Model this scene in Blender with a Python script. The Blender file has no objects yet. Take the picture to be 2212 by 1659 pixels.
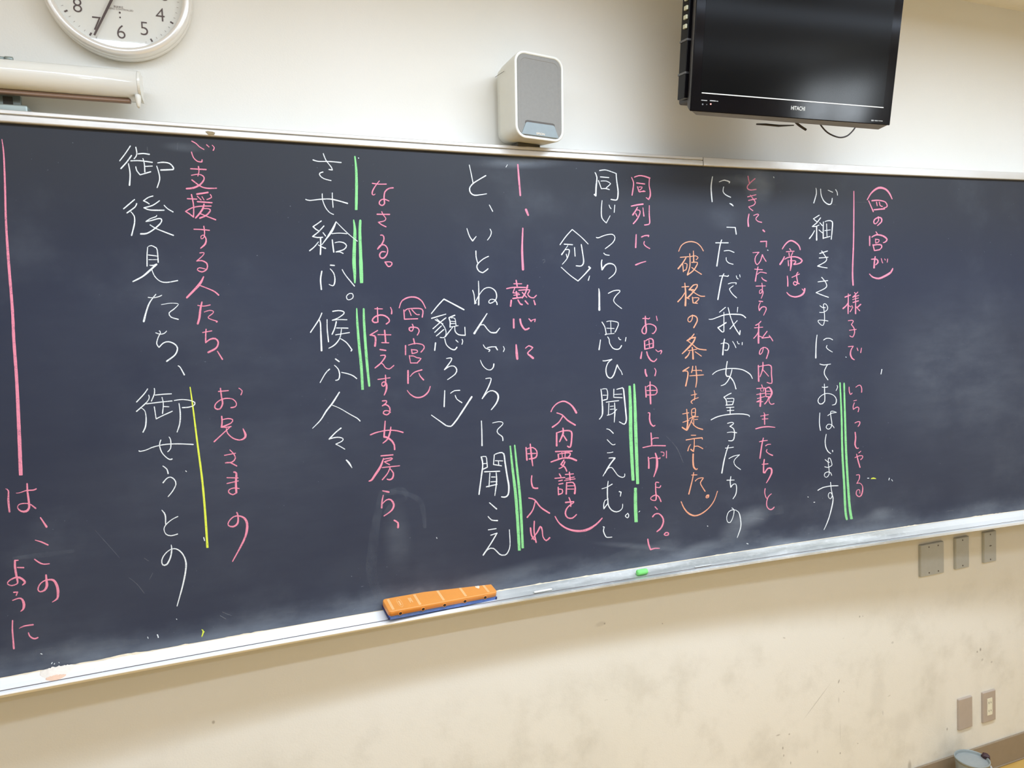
import bpy, math, random
from mathutils import Vector, Matrix
random.seed(7)
SC = bpy.context.scene
COL = SC.collection
W, H = 2212, 1659
# ------------------------------------------------------------------ camera
FOC = 1509.43
YAW, PITCH, ROLL = 0.352871, -0.052303, -0.040941
CP = Vector((0.0, -1.843961, 1.681244))
FW = Vector((math.sin(YAW)*math.cos(PITCH), math.cos(YAW)*math.cos(PITCH), math.sin(PITCH)))
_r = Vector((math.cos(YAW), -math.sin(YAW), 0)); _u = _r.cross(FW)
RT = _r*math.cos(ROLL)+_u*math.sin(ROLL)
UP = -_r*math.sin(ROLL)+_u*math.cos(ROLL)
cam = bpy.data.cameras.new('camera'); camo = bpy.data.objects.new('camera', cam); COL.objects.link(camo)
cam.sensor_fit = 'HORIZONTAL'; cam.sensor_width = 36; cam.lens = FOC/W*36; cam.clip_start = 0.05
M = Matrix((RT, UP, -FW)).transposed().to_4x4(); M.translation = CP
camo.matrix_world = M
SC.camera = camo
# ------------------------------------------------------------------ world, lamps, exposure
wd = bpy.data.worlds.new('world'); SC.world = wd; wd.use_nodes = True
wd.node_tree.nodes['Background'].inputs[0].default_value = (0.9, 0.95, 1.0, 1)
wd.node_tree.nodes['Background'].inputs[1].default_value = 0.25
SC.view_settings.view_transform = 'Standard'; SC.view_settings.look = 'None'
SC.view_settings.gamma = 1.0; SC.view_settings.use_curve_mapping = False
SC.view_settings.exposure = 0.0
def lamp(x, y, z, sx, sy, watts, col=(1.0, 0.965, 0.90), rx=0.0):
    l = bpy.data.lights.new('fluorescent_light', 'AREA'); l.shape = 'RECTANGLE'; l.size = sx; l.size_y = sy
    l.energy = watts; l.color = col
    o = bpy.data.objects.new('fluorescent_light', l); COL.objects.link(o); o.location = (x, y, z); o.rotation_euler = (rx, 0, 0)
LC = (0.81, 0.97, 1.20)
# board lamps about a metre from the wall, then the ceiling rows that run parallel to the board
lamp(-1.60, -1.05, 2.78, 1.22, 0.06, 5.5, LC)
lamp(-0.115, -1.05, 2.78, 1.22, 0.13, 13.5, LC)
lamp(1.10, -1.10, 2.78, 1.15, 0.34, 31, LC)
lamp(2.60, -1.05, 2.78, 1.22, 0.20, 22, LC)
lamp(0.3, -2.25, 2.84, 7.4, 0.10, 45, LC)
lamp(0.3, -3.88, 2.84, 7.4, 0.12, 41, LC)
lamp(0.3, -6.3, 2.84, 7.4, 0.20, 28, LC)
# ------------------------------------------------------------------ helpers
BR, BX0, BY0, ZB, ZT = 27.2354, 0.563129, -0.060113, 1.019841, 2.196113   # the board's arc, seen from above; lower and upper edge
def by(x): return BY0-(BR-math.sqrt(BR*BR-(x-BX0)**2))
def bslope(x):
    return -(x-BX0)/math.sqrt(BR*BR-(x-BX0)**2)
def bn(x):      # unit normal towards the room
    v = Vector((bslope(x), -1, 0)); return v.normalized()
def bp(x, out, z):
    n = bn(x); return (x+n.x*out, by(x)+n.y*out, z)
def ray(px, py): return FW+RT*((px-W/2)/FOC)-UP*((py-H/2)/FOC)
def on_board(px, py, off=0.0):
    d = ray(px, py); cy = BY0-BR; R = BR-off
    ox, oy = CP.x-BX0, CP.y-cy
    A = d.x*d.x+d.y*d.y; B = ox*d.x+oy*d.y; C = ox*ox+oy*oy-R*R
    t = (-B+math.sqrt(B*B-A*C))/A
    return CP+d*t
def on_plane(px, py, y):
    d = ray(px, py); return CP+d*((y-CP.y)/d.y)
def link(name, me, m, parent=None):
    o = bpy.data.objects.new(name, me); COL.objects.link(o)
    if m is not None:
        for mm in (m if isinstance(m, (list, tuple)) else [m]): me.materials.append(mm)
    if parent is not None: o.parent = parent
    return o
class MB:
    def __init__(s): s.v = []; s.f = []; s.sm = []; s.mi = []; s.cur = 0
    def add(s, vs, fs, smooth=False, mx=None):
        b = len(s.v)
        s.v += [tuple((mx @ Vector(v)) if mx is not None else v) for v in vs]
        for f in fs: s.f.append(tuple(i+b for i in f)); s.sm.append(smooth); s.mi.append(s.cur)
    def box(s, x0, x1, y0, y1, z0, z1, mx=None):
        s.add([(x0,y0,z0),(x1,y0,z0),(x1,y1,z0),(x0,y1,z0),(x0,y0,z1),(x1,y0,z1),(x1,y1,z1),(x0,y1,z1)],
              [(0,3,2,1),(4,5,6,7),(0,1,5,4),(1,2,6,5),(2,3,7,6),(3,0,4,7)], False, mx)
    def rings(s, rings, closed=True, cap0=True, cap1=True, smooth=True, mx=None):
        n = len(rings[0]); vs = [p for r in rings for p in r]; fs = []
        for i in range(len(rings)-1):
            for j in range(n if closed else n-1):
                k = (j+1) % n; fs.append((i*n+j, i*n+k, (i+1)*n+k, (i+1)*n+j))
        s.add(vs, fs, smooth, mx)
        if cap0: s.add(list(rings[0]), [tuple(range(n))[::-1]], False, mx)
        if cap1: s.add(list(rings[-1]), [tuple(range(n))], False, mx)
    def tube(s, pts, r, n=10, mx=None):
        pts = [Vector(p) for p in pts]; rr = []
        for i, p in enumerate(pts):
            t = (pts[min(i+1, len(pts)-1)]-pts[max(i-1, 0)]).normalized()
            a = Vector((0, 0, 1)) if abs(t.z) < .9 else Vector((1, 0, 0))
            u = t.cross(a).normalized(); v = t.cross(u)
            q = r[i] if isinstance(r, (list, tuple)) else r
            rr.append([tuple(p+u*q*math.cos(2*math.pi*k/n)+v*q*math.sin(2*math.pi*k/n)) for k in range(n)])
        s.rings(rr, mx=mx)
    def cyl(s, c, ax, r, h, n=24, r2=None, mx=None):
        c = Vector(c); ax = Vector(ax).normalized(); s.tube([c, c+ax*h*.5, c+ax*h], [r, (r+(r2 if r2 is not None else r))/2, r2 if r2 is not None else r], n, mx)
    def build(s, name, m, parent=None, bevel=0, fixn=True):
        me = bpy.data.meshes.new(name); me.from_pydata(s.v, [], s.f)
        for p, sm, mi in zip(me.polygons, s.sm, s.mi): p.use_smooth = sm; p.material_index = mi
        if fixn:
            import bmesh
            bm = bmesh.new(); bm.from_mesh(me); bmesh.ops.remove_doubles(bm, verts=bm.verts, dist=1e-6)
            bmesh.ops.recalc_face_normals(bm, faces=bm.faces); bm.to_mesh(me); bm.free()
        me.update()
        o = link(name, me, m, parent)
        if bevel:
            b = o.modifiers.new('bevel', 'BEVEL'); b.width = bevel; b.segments = 3; b.limit_method = 'ANGLE'; b.angle_limit = .6
            b.harden_normals = False
            for p in me.polygons: p.use_smooth = True
            e = o.modifiers.new('wn', 'WEIGHTED_NORMAL'); e.keep_sharp = True
        return o
def empty(name, loc=(0,0,0), parent=None, mx=None):
    o = bpy.data.objects.new(name, None); COL.objects.link(o); o.empty_display_size = .05
    if mx is not None: o.matrix_world = mx
    else: o.location = loc
    if parent is not None: o.parent = parent
    return o
def tag(o, label=None, cat=None, group=None, kind=None):
    if label: o['label'] = label
    if cat: o['category'] = cat
    if group: o['group'] = group
    if kind: o['kind'] = kind
    return o
def rrect(w, h, r, n=8, cx=0, cz=0):
    out = []
    for (sx, sz, a0) in ((1,1,0),(-1,1,90),(-1,-1,180),(1,-1,270)):
        for k in range(n+1):
            a = math.radians(a0+90*k/n); out.append((cx+sx*(w/2-r)+r*math.cos(a), cz+sz*(h/2-r)+r*math.sin(a)))
    return out
def text_mesh(s, size, name='lettering', ext=0.0003, align='CENTER', sx=1.0, off=0.0):
    cu = bpy.data.curves.new('t', 'FONT'); cu.body = s; cu.size = size; cu.extrude = ext; cu.align_x = align; cu.align_y = 'CENTER'; cu.resolution_u = 4; cu.offset = off
    o = bpy.data.objects.new('t', cu); COL.objects.link(o); bpy.context.view_layer.update()
    me = bpy.data.meshes.new_from_object(o.evaluated_get(bpy.context.evaluated_depsgraph_get()))
    me.name = name; bpy.data.objects.remove(o); bpy.data.curves.remove(cu)
    for v in me.vertices: v.co = (v.co.x*sx, -v.co.z, v.co.y)        # stands upright, facing -Y
    me.materials.clear()
    return me
# ------------------------------------------------------------------ materials
def lin(c):
    f = lambda v: v/12.92 if v <= .04045 else ((v+.055)/1.055)**2.4
    return tuple(f(x/255) for x in c)+(1,)
class NT:
    def __init__(s, name):
        s.m = bpy.data.materials.new(name); s.m.use_nodes = True; s.t = s.m.node_tree; s.n = s.t.nodes; s.l = s.t.links
        s.b = s.n['Principled BSDF']; s.co = s.new('ShaderNodeTexCoord').outputs['Object']
    def new(s, k, **kw):
        n = s.n.new(k)
        for a, v in kw.items(): setattr(n, a, v)
        return n
    def set(s, sock, v):
        if hasattr(v, 'is_output') or isinstance(v, bpy.types.NodeSocket): s.l.new(v, sock)
        else: sock.default_value = v
    def noise(s, scale, detail=4, rough=.55, vec=None, sc3=None):
        v = vec or s.co
        if sc3:
            mp = s.new('ShaderNodeMapping'); mp.inputs['Scale'].default_value = sc3; s.l.new(v, mp.inputs['Vector']); v = mp.outputs[0]
        n = s.new('ShaderNodeTexNoise'); n.inputs['Scale'].default_value = scale; n.inputs['Detail'].default_value = detail; n.inputs['Roughness'].default_value = rough
        s.l.new(v, n.inputs['Vector']); return n.outputs['Fac']
    def ramp(s, v, a, b, lo=0.0, hi=1.0, smooth=True):
        n = s.new('ShaderNodeMapRange'); n.interpolation_type = 'SMOOTHSTEP' if smooth else 'LINEAR'
        s.l.new(v, n.inputs[0]); n.inputs[1].default_value = a; n.inputs[2].default_value = b; n.inputs[3].default_value = lo; n.inputs[4].default_value = hi
        return n.outputs[0]
    def math(s, op, a, b=None, clamp=False):
        n = s.new('ShaderNodeMath'); n.operation = op; n.use_clamp = clamp; s.set(n.inputs[0], a)
        if b is not None: s.set(n.inputs[1], b)
        return n.outputs[0]
    def mix(s, fac, a, b):
        n = s.new('ShaderNodeMix'); n.data_type = 'RGBA'; s.set(n.inputs[0], fac); s.set(n.inputs[6], a); s.set(n.inputs[7], b); return n.outputs[2]
    def blob(s, c, r, rot=0.0, soft=0.2):      # an ellipse in the xz plane
        mp = s.new('ShaderNodeMapping'); mp.vector_type = 'TEXTURE'
        mp.inputs['Location'].default_value = (c[0], 0, c[1]); mp.inputs['Rotation'].default_value = (0, -rot, 0); mp.inputs['Scale'].default_value = (r[0], 1000, r[1])
        s.l.new(s.co, mp.inputs['Vector']); n = s.new('ShaderNodeVectorMath'); n.operation = 'LENGTH'; s.l.new(mp.outputs[0], n.inputs[0])
        return s.ramp(n.outputs['Value'], 1.0, soft, 0.0, 1.0)
    def out(s, color=None, rough=None, metal=None, bump=None, bstr=.2, bdist=.001, spec=None):
        if color is not None: s.set(s.b.inputs['Base Color'], color)
        if rough is not None: s.set(s.b.inputs['Roughness'], rough)
        if metal is not None: s.set(s.b.inputs['Metallic'], metal)
        if spec is not None: s.set(s.b.inputs['Specular IOR Level'], spec)
        if bump is not None:
            n = s.new('ShaderNodeBump'); n.inputs['Strength'].default_value = bstr; n.inputs['Distance'].default_value = bdist
            s.l.new(bump, n.inputs['Height']); s.l.new(n.outputs[0], s.b.inputs['Normal'])
        return s.m
def plain(name, rgb, rough=.5, metal=0.0, var=.06, scale=60, bstr=.1, spec=None, rvar=.1):
    t = NT(name); c = lin(rgb); f = t.noise(scale, 5); g = t.noise(scale*.15, 3)
    v = t.math('ADD', t.math('MULTIPLY', f, .5), t.math('MULTIPLY', g, .5))
    a = tuple(x*(1-var) for x in c[:3])+(1,); b = tuple(min(1, x*(1+var)) for x in c[:3])+(1,)
    col = t.mix(t.ramp(v, .3, .7), a, b)
    return t.out(col, t.ramp(v, .3, .7, max(.02, rough-rvar*rough), min(1, rough+rvar*rough)), metal, f if bstr else None, bstr, .0005, spec)

def wall_paint():
    t = NT('cream_wall_paint'); sep = t.new('ShaderNodeSeparateXYZ'); t.l.new(t.co, sep.inputs[0]); z = sep.outputs['Z']
    base = t.mix(t.ramp(t.noise(1.3, 3), .3, .7), lin((232, 228, 216)), lin((236, 232, 222)))
    low = t.ramp(z, .86, .55)
    d1 = t.math('MULTIPLY', t.ramp(t.noise(5.5, 6, .62), .46, .72), low)
    d2 = t.math('MULTIPLY', t.ramp(t.noise(2.3, 5, .6, sc3=(1.6, 1, .6)), .5, .75), t.ramp(z, .75, .25))
    base = t.mix(t.math('MULTIPLY', t.ramp(z, 1.15, .2), .32), base, lin((232, 219, 190)))
    col = t.mix(t.math('MULTIPLY', d1, .26), base, lin((170, 160, 138)))
    col = t.mix(t.math('MULTIPLY', d2, .13), col, lin((150, 140, 118)))
    sp = t.math('MULTIPLY', t.ramp(t.noise(26, 3, .5), .725, .76), t.math('MULTIPLY', low, t.ramp(t.noise(3.0, 2), .5, .6)))
    col = t.mix(t.math('MULTIPLY', sp, .55), col, lin((110, 98, 84)))
    for px, py, rx, rz, rot, st in ((2118, 1403, .006, .009, 0, .8), (2111, 1408, .005, .006, 0, .7), (2122, 1425, .008, .006, .6, .4), (2142, 1430, .007, .006, 0, .4),
                                    (1765, 1515, .098, .0022, .70, .42), (1812, 1472, .004, .010, -.5, .7), (1691, 1616, .004, .007, 0, .7), (1693, 1632, .003, .006, 0, .7), (1705, 1586, .005, .004, 0, .6), (1681, 1588, .012, .004, 0, .5), (1766, 1624, .004, .008, 0, .35), (1853, 1606, .003, .003, 0, .7), (1812, 1512, .0025, .014, 0, .4), (1815, 1627, .004, .005, 0, .7), (1815, 1580, .002, .055, 0, .25), (1823, 1494, .003, .003, 0, .6), (1907, 1540, .003, .012, 0, .35), (1921, 1503, .010, .003, .2, .35), (1694, 1378, .008, .003, -.4, .5), (1864, 1331, .003, .003, 0, .5), (1708, 1648, .003, .007, 0, .6), (461, 1560, .005, .006, 0, .6), (1297, 1348, .024, .010, .1, .2), (1306, 1347, .004, .004, 0, .6), (1431, 1347, .003, .003, 0, .6),
                                    (2046, 1575, .005, .008, 0, .6), (1928, 1388, .008, .006, 0, .35), (1897, 1500, .05, .09, 0, .12), (1950, 1560, .07, .06, 0, .14), (1965, 1655, .012, .03, 0, .5), (1857, 1332, .004, .005, 0, .6)):
        p = on_plane(px, py, 0); bl = t.blob((p.x, p.z), (rx, rz), rot, .3)
        col = t.mix(t.math('MULTIPLY', bl, st*.8), col, lin((120, 105, 88)))
    b = t.math('ADD', t.noise(220, 3, .6), t.math('MULTIPLY', t.noise(45, 3), .8))
    return t.out(col, .62, 0.0, b, .35, .0008, .35)
def board_face():
    t = NT('slate_blue_board_face'); sep = t.new('ShaderNodeSeparateXYZ'); t.l.new(t.co, sep.inputs[0]); z = sep.outputs['Z']; x = sep.outputs['X']
    base = t.mix(t.ramp(t.noise(1.1, 3), .35, .65), lin((49, 54, 70)), lin((46, 51, 68)))
    base = t.mix(t.math('MULTIPLY', t.ramp(t.noise(2.2, 3), .5, .75), .35), base, lin((54, 58, 70)))
    base = t.mix(t.ramp(z, 1.80, 2.20), base, lin((50, 52, 58)))
    n1 = t.noise(7, 6, .62, sc3=(.8, 1, 1.2)); n2 = t.noise(2.5, 4, .6); n3 = t.noise(30, 4, .6, sc3=(.25, 1, 1))
    zz = t.math('ADD', z, t.math('MULTIPLY', t.math('SUBTRACT', n1, .5), .10))
    band = t.math('MULTIPLY', t.ramp(zz, ZB+.066, ZB-.012), t.ramp(n2, .25, .6, .35, 1))
    band2 = t.math('MULTIPLY', t.ramp(zz, ZB+.24, ZB+.02), t.ramp(n2, .4, .7))
    cloud = t.math('MULTIPLY', t.ramp(t.noise(3.2, 6, .6), .52, .8), .06)
    dust = t.math('ADD', t.math('MULTIPLY', band, .27), t.math('MULTIPLY', band2, .035)); dust = t.math('ADD', dust, cloud); dust = t.math('ADD', dust, t.math('MULTIPLY', t.ramp(z, 2.05, 1.30), t.ramp(t.noise(1.7, 3, .5), .35, .65, .004, .032)))
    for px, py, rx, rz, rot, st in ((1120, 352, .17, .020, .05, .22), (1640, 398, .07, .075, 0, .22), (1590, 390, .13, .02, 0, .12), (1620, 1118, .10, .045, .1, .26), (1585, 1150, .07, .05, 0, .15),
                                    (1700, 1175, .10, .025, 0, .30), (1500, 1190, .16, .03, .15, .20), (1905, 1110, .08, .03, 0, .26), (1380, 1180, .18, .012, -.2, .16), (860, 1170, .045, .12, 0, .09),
                                    (1560, 470, .08, .05, 0, .08), (390, 1400, .30, .035, .1, .14), (1560, 870, .30, .2, 0, .05), (400, 318, .06, .015, 0, .10), (2090, 800, .46, .40, 0, .095), (480, 850, .50, .50, 0, .045), (1100, 1240, .25, .03, .1, .14)):  # broadest left and right blobs put uneven lighting into the dust mask
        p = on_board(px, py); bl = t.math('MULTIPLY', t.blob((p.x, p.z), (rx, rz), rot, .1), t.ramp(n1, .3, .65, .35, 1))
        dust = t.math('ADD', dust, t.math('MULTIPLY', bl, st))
    dust = t.math('MULTIPLY', dust, t.ramp(n3, .25, .7, .7, 1.1))
    sp = t.math('MULTIPLY', t.ramp(t.noise(150, 2), .76, .80), .35); dust = t.math('ADD', dust, sp, True)
    col = t.mix(dust, base, lin((176, 184, 192)))
    b = t.noise(900, 2)
    return t.out(col, t.ramp(n2, .3, .7, .42, .52), 0.0, b, .12, .0003, .22)
def chalk(name, rgb, cover=.93):
    t = NT(name); n = t.noise(420, 4, .65); m = t.noise(70, 3)
    v = t.math('ADD', n, t.math('MULTIPLY', t.math('SUBTRACT', m, .5), .5))
    fac = t.ramp(v, .27, .50, .55, 1.0)
    col = t.mix(fac, lin((49, 54, 70)), lin(rgb))
    return t.out(col, .95, 0.0, n, .3, .0004, .1)
def smear(name, rgb, a):
    t = NT(name); n = t.noise(16, 5, .6); m = t.noise(120, 3, sc3=(1, 1, .3))
    f = t.math('MULTIPLY', t.math('MULTIPLY', t.ramp(n, .3, .7), t.ramp(m, .3, .7, .5, 1)), a, True)
    tr = t.new('ShaderNodeBsdfTransparent'); mx = t.new('ShaderNodeMixShader'); t.l.new(f, mx.inputs[0]); t.l.new(tr.outputs[0], mx.inputs[1]); t.l.new(t.b.outputs[0], mx.inputs[2])
    t.l.new(mx.outputs[0], t.n['Material Output'].inputs[0]); t.out(lin(rgb), 1.0, 0.0, spec=0.0); return t.m
def aluminium(name, dusty, rgb=(200, 198, 194), byx=False):
    t = NT(name); n = t.noise(9, 5, .6, sc3=(.5, 3, 3)); br = t.noise(300, 3, .6, sc3=(.02, 1, 1)); g = t.noise(90, 4)
    f = t.math('MULTIPLY', t.math('ADD', t.ramp(n, .35, .7), t.math('MULTIPLY', t.ramp(g, .5, .7), .4)), dusty, True)
    if byx:
        sep = t.new('ShaderNodeSeparateXYZ'); t.l.new(t.co, sep.inputs[0]); xn = t.math('ADD', sep.outputs['X'], t.math('MULTIPLY', t.math('SUBTRACT', t.noise(4, 3), .5), .5))
        q = t.math('MAXIMUM', t.ramp(xn, .75, .35), t.ramp(xn, 1.9, 2.4, 0, .55)); f = t.math('MAXIMUM', f, t.math('MULTIPLY', q, .95))  # lamp glare put into the colour over the dust, mostly at left
    col = t.mix(f, lin(rgb), lin((250, 247, 242)) if byx else lin((205, 200, 196)))
    return t.out(col, t.mix(f, (.34, .34, .34, 1), (.8, .8, .8, 1)), t.math('SUBTRACT', .55, t.math('MULTIPLY', f, .55)), br, .08, .0003)
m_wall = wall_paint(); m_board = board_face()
m_chalk = {'W': chalk('white_chalk', (236, 240, 240)), 'P': chalk('pink_chalk', (238, 146, 168)), 'G': chalk('green_chalk', (146, 220, 146)),
           'Y': chalk('yellow_chalk', (226, 236, 84)), 'O': chalk('orange_chalk', (240, 168, 134)), 'F': smear('faint_chalk', (190, 195, 200), .24), 'S': smear('wiped_chalk', (150, 158, 168), .13)}
m_alu = aluminium('dusty_brightened_aluminium_tray', .38, (202, 202, 194), True); m_frame = aluminium('aluminium_frame', .35, (214, 210, 202))
m_back = plain('board_backing', (120, 108, 92), .8)
m_ceil = plain('ceiling_paint', (244, 236, 218), .9, var=.03)
m_base = plain('brown_vinyl_baseboard', (148, 130, 106), .5)
m_side = plain('cream_side_wall_paint', (226, 222, 212), .8, var=.03)
# ------------------------------------------------------------------ room
ZF = -0.025; ZC = 2.862; X0, X1, Y1 = -3.6, 4.2, -8.5
m = MB(); m.box(X0-.1, X1+.1, 0, .12, ZF-.1, ZC+.1); tag(m.build('wall_front', m_wall), kind='structure')
m = MB(); m.box(X0-.1, X0, Y1, 0, ZF-.1, ZC+.1); tag(m.build('wall_left', m_side), kind='structure')
m = MB(); WY0, WY1, WZ0, WZ1 = -4.45, -3.55, 2.32, 2.70
for (a, b_, c, d) in ((Y1, WY0, ZF-.1, ZC+.1), (WY1, 0, ZF-.1, ZC+.1), (WY0, WY1, ZF-.1, WZ0), (WY0, WY1, WZ1, ZC+.1)): m.box(X1, X1+.1, a, b_, c, d)
tag(m.build('wall_right', m_side), kind='structure')
m = MB(); m.box(X0-.1, X1+.1, Y1-.1, Y1, ZF-.1, ZC+.1); tag(m.build('wall_back', m_side), kind='structure')
m = MB(); m.box(X0-.1, X1+.1, Y1-.1, .1, ZC, ZC+.1); tag(m.build('ceiling', m_ceil), kind='structure')
t = NT('worn_yellow_wood_floor'); sv = t.noise(30, 5, .6, sc3=(.15, 1, 1)); colr = t.mix(t.ramp(sv, .3, .7), lin((204, 160, 80)), lin((214, 174, 98)))
m_floor = t.out(colr, .35, 0.0, sv, .1)
fl = MB(); fl.box(X0-.1, X1+.1, Y1-.1, .1, ZF-.1, ZF-.004); fo = tag(fl.build('floor', m_floor), kind='structure')
yb = 0.0
for k in range(3):                                   # the floorboards that run along the front wall
    for j in range(3):
        p = MB(); xa = 1.1+j*1.05+(k % 2)*.5; p.box(xa, xa+1.047, yb-.088-.09*k, yb-.09*k, ZF-.004, ZF); p.build('floorboard', m_floor, fo, bevel=.0008)
m = MB(); m.box(X0, X1, -.008, 0, ZF, .080); m.box(X0, X1, -.011, 0, ZF, ZF+.006); tag(m.build('baseboard_front', m_base, bevel=.002), kind='structure')
t = NT('bright_corridor_glass'); e = t.new('ShaderNodeEmission'); e.inputs[0].default_value = (.85, .93, 1, 1); e.inputs[1].default_value = 26.0; t.l.new(e.outputs[0], t.n['Material Output'].inputs[0])
m = MB(); m.box(X1+.05, X1+.055, WY0, WY1, WZ0, WZ1); wn = tag(m.build('window_1', t.m), kind='structure')
m = MB()
for (a, b_, c, d) in ((WY0, WY0+.03, WZ0, WZ1), (WY1-.03, WY1, WZ0, WZ1), (WY0, WY1, WZ0, WZ0+.03), (WY0, WY1, WZ1-.03, WZ1), (-4.015, -3.985, WZ0, WZ1)): m.box(X1+.01, X1+.06, a, b_, c, d)
m.build('window_frame', m_frame, wn)
# ------------------------------------------------------------------ chalkboard
XL, XR = -1.62, 2.95
board = tag(empty('chalkboard', (0, 0, 0)), 'wide dark slate-blue curved chalkboard in an aluminium frame, covered in vertical handwriting', 'chalkboard')
xs = [XL+(XR-XL)*i/64 for i in range(65)]
def sweep(name, prof, mat, x_list, zref, bevel=0):
    m = MB(); rr = []
    for x in x_list:
        pr = prof(x) if callable(prof) else prof
        rr.append([bp(x, o, zref+z) if o is not None else (x, -.0015, zref+z) for o, z in pr])
    m.rings(rr, smooth=False); return m.build(name, mat, board, bevel=bevel)
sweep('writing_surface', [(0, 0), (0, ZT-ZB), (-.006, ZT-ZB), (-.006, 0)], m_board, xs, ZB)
m = MB(); rr = []
for x in xs: rr.append([bp(x, -.007, ZB-.004), bp(x, -.007, ZT+.004), (x, -.001, ZT+.004), (x, -.001, ZB-.004)])
m.rings(rr, smooth=False); m.build('backing', m_back, board)
xa = [x for x in xs if x <= 1.28]+[1.28]; xb = [1.282]+[x for x in xs if x > 1.29]
sweep('frame_rail', [(0, -.001), (.009, -.001), (.0105, .001), (.0105, .0120), (.0095, .0130), (.0055, .0132), (.0055, .0152), (.0095, .0155), (.0105, .0165), (.0105, .0225), (.009, .024), (None, .024), (None, -.001)], m_frame, xa, ZT)
o = sweep('frame_rail', [(0, -.001), (.009, -.001), (.0105, .001), (.0105, .0225), (.009, .0240), (None, .0240), (None, -.001)], m_frame, xb, ZT)
def dV(x):
    s = min(1, max(0, (x-.7)/1.6)); return .014+.009*s
def tfl(o):
    return min(1, o/.022*.60) if o < .022 else min(1, .60+.40*(o-.022)/.0175)
def lh(x): return .0030+(x+.5)*.0018
def trayprof(x):
    V = dV(x); h = lh(x)
    return [(-.002, -.001), (.004, -.001), (.007, -.0022), (.022, -V*.60), (.0395, -V), (.0400, -V-.0010), (.0402, -V-.0050), (.0428, -V-.0050), (.0430, -V+.0006), (.0436, -V+.0014), (.0530, -V+.0004), (.0550, -V-.0006), (.0555, -V-h), (.0540, -V-h-.001),
            (.047, -V-.010), (.030, -.026), (.012, -.036), (.010, -.040), (-.002, -.040)]
sweep('chalk_tray', trayprof, m_alu, xs, ZB)
m_grv = plain('grey_groove', (112, 104, 102), .7)
sweep('tray_seam', lambda x: [(.0372, -dV(x)-.0020), (.0372, -dV(x)+.0009), (.0400, -dV(x)+.0005), (.0400, -dV(x)-.0020)], m_grv, xs, ZB)
for xx in (XL-.012, XR):                             # end caps of the frame
    m = MB(); a = xx if xx < 0 else xx
    m.add([], [])
    pr = [(None, -.042), (-.002, -.042), (.012, -.040), (.060, -.03), (.062, -.005), (.055, .0), (.013, .004), (.013, ZT-ZB+.026), (None, ZT-ZB+.026)]
    m.rings([[bp(q, o_, ZB+z) if o_ is not None else (q, -.001, ZB+z) for o_, z in pr] for q in (a, a+.012)], smooth=False)
    m.build('end_cap', m_frame, board)
m = MB(); rnd = random.Random(3); rr = []             # ragged cream residue along the joint of board and tray
m_res = plain('cream_residue', (232, 214, 184), .9)
h = 0
for i in range(420):
    x = -.62+i*.0085; h = max(0.0, h*.90+rnd.uniform(-.0011, .0011)); hh = max(0.0, min(h, .004)-.0014)*1.3+.0003
    rr.append([bp(x, .0005, ZB-.002), bp(x, .0012, ZB+hh*.6), bp(x, .0008, ZB+hh), bp(x, .0022+(.003*rnd.random() if h > .0014 else 0), ZB-.0012)])
m.rings(rr, smooth=False); tag(m.build('residue_line', m_res, board), kind='stuff')
m = MB(); p = on_board(455, 288); 
m.rings([[bp(p.x+dx, .0112+k*.0004, ZT+.0045+dz) for dx, dz in ((-.011, .003), (-.006, .0045), (.004, .0038), (.010, .002), (.007, -.003), (-.004, -.004))] for k in (0, 1)], smooth=False)
tag(m.build('frame_stain', plain('brown_stain', (150, 132, 100), .8), board), 'brown worn patch on the top rail')
# ------------------------------------------------------------------ handwriting, stroke by stroke
def spline(pts, ws):
    """Catmull-Rom through pts (pixels) with widths; a point flagged as a corner splits the curve."""
    n = len(pts); wv = [ws[0]]*n if len(ws) == 1 else [ws[min(len(ws)-2, int(i*(len(ws)-1)/(n-1)))]+(ws[min(len(ws)-1, int(i*(len(ws)-1)/(n-1))+1)]-ws[min(len(ws)-2, int(i*(len(ws)-1)/(n-1)))])*(i*(len(ws)-1)/(n-1)-min(len(ws)-2, int(i*(len(ws)-1)/(n-1)))) for i in range(n)]
    segs = []; cur = [0]
    for i in range(1, n):
        cur.append(i)
        if pts[i][2] and i < n-1: segs.append(cur); cur = [i]
    segs.append(cur); out = []
    for sg in segs:
        P = [(pts[i][0], pts[i][1], wv[i]) for i in sg]; res = []
        for i in range(len(P)-1):
            p0 = P[max(i-1, 0)]; p1 = P[i]; p2 = P[i+1]; p3 = P[min(i+2, len(P)-1)]
            L = math.hypot(p2[0]-p1[0], p2[1]-p1[1]); k = max(2, int(L/4.0))
            k = min(k, 40)
            for j in range(k):
                u = j/k; u2 = u*u; u3 = u2*u
                res.append(tuple(.5*((2*p1[c])+(-p0[c]+p2[c])*u+(2*p0[c]-5*p1[c]+4*p2[c]-p3[c])*u2+(-p0[c]+3*p1[c]-3*p2[c]+p3[c])*u3) for c in range(3)))
        res.append(P[-1]); out.append(res)
    return out
HT = 0
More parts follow.
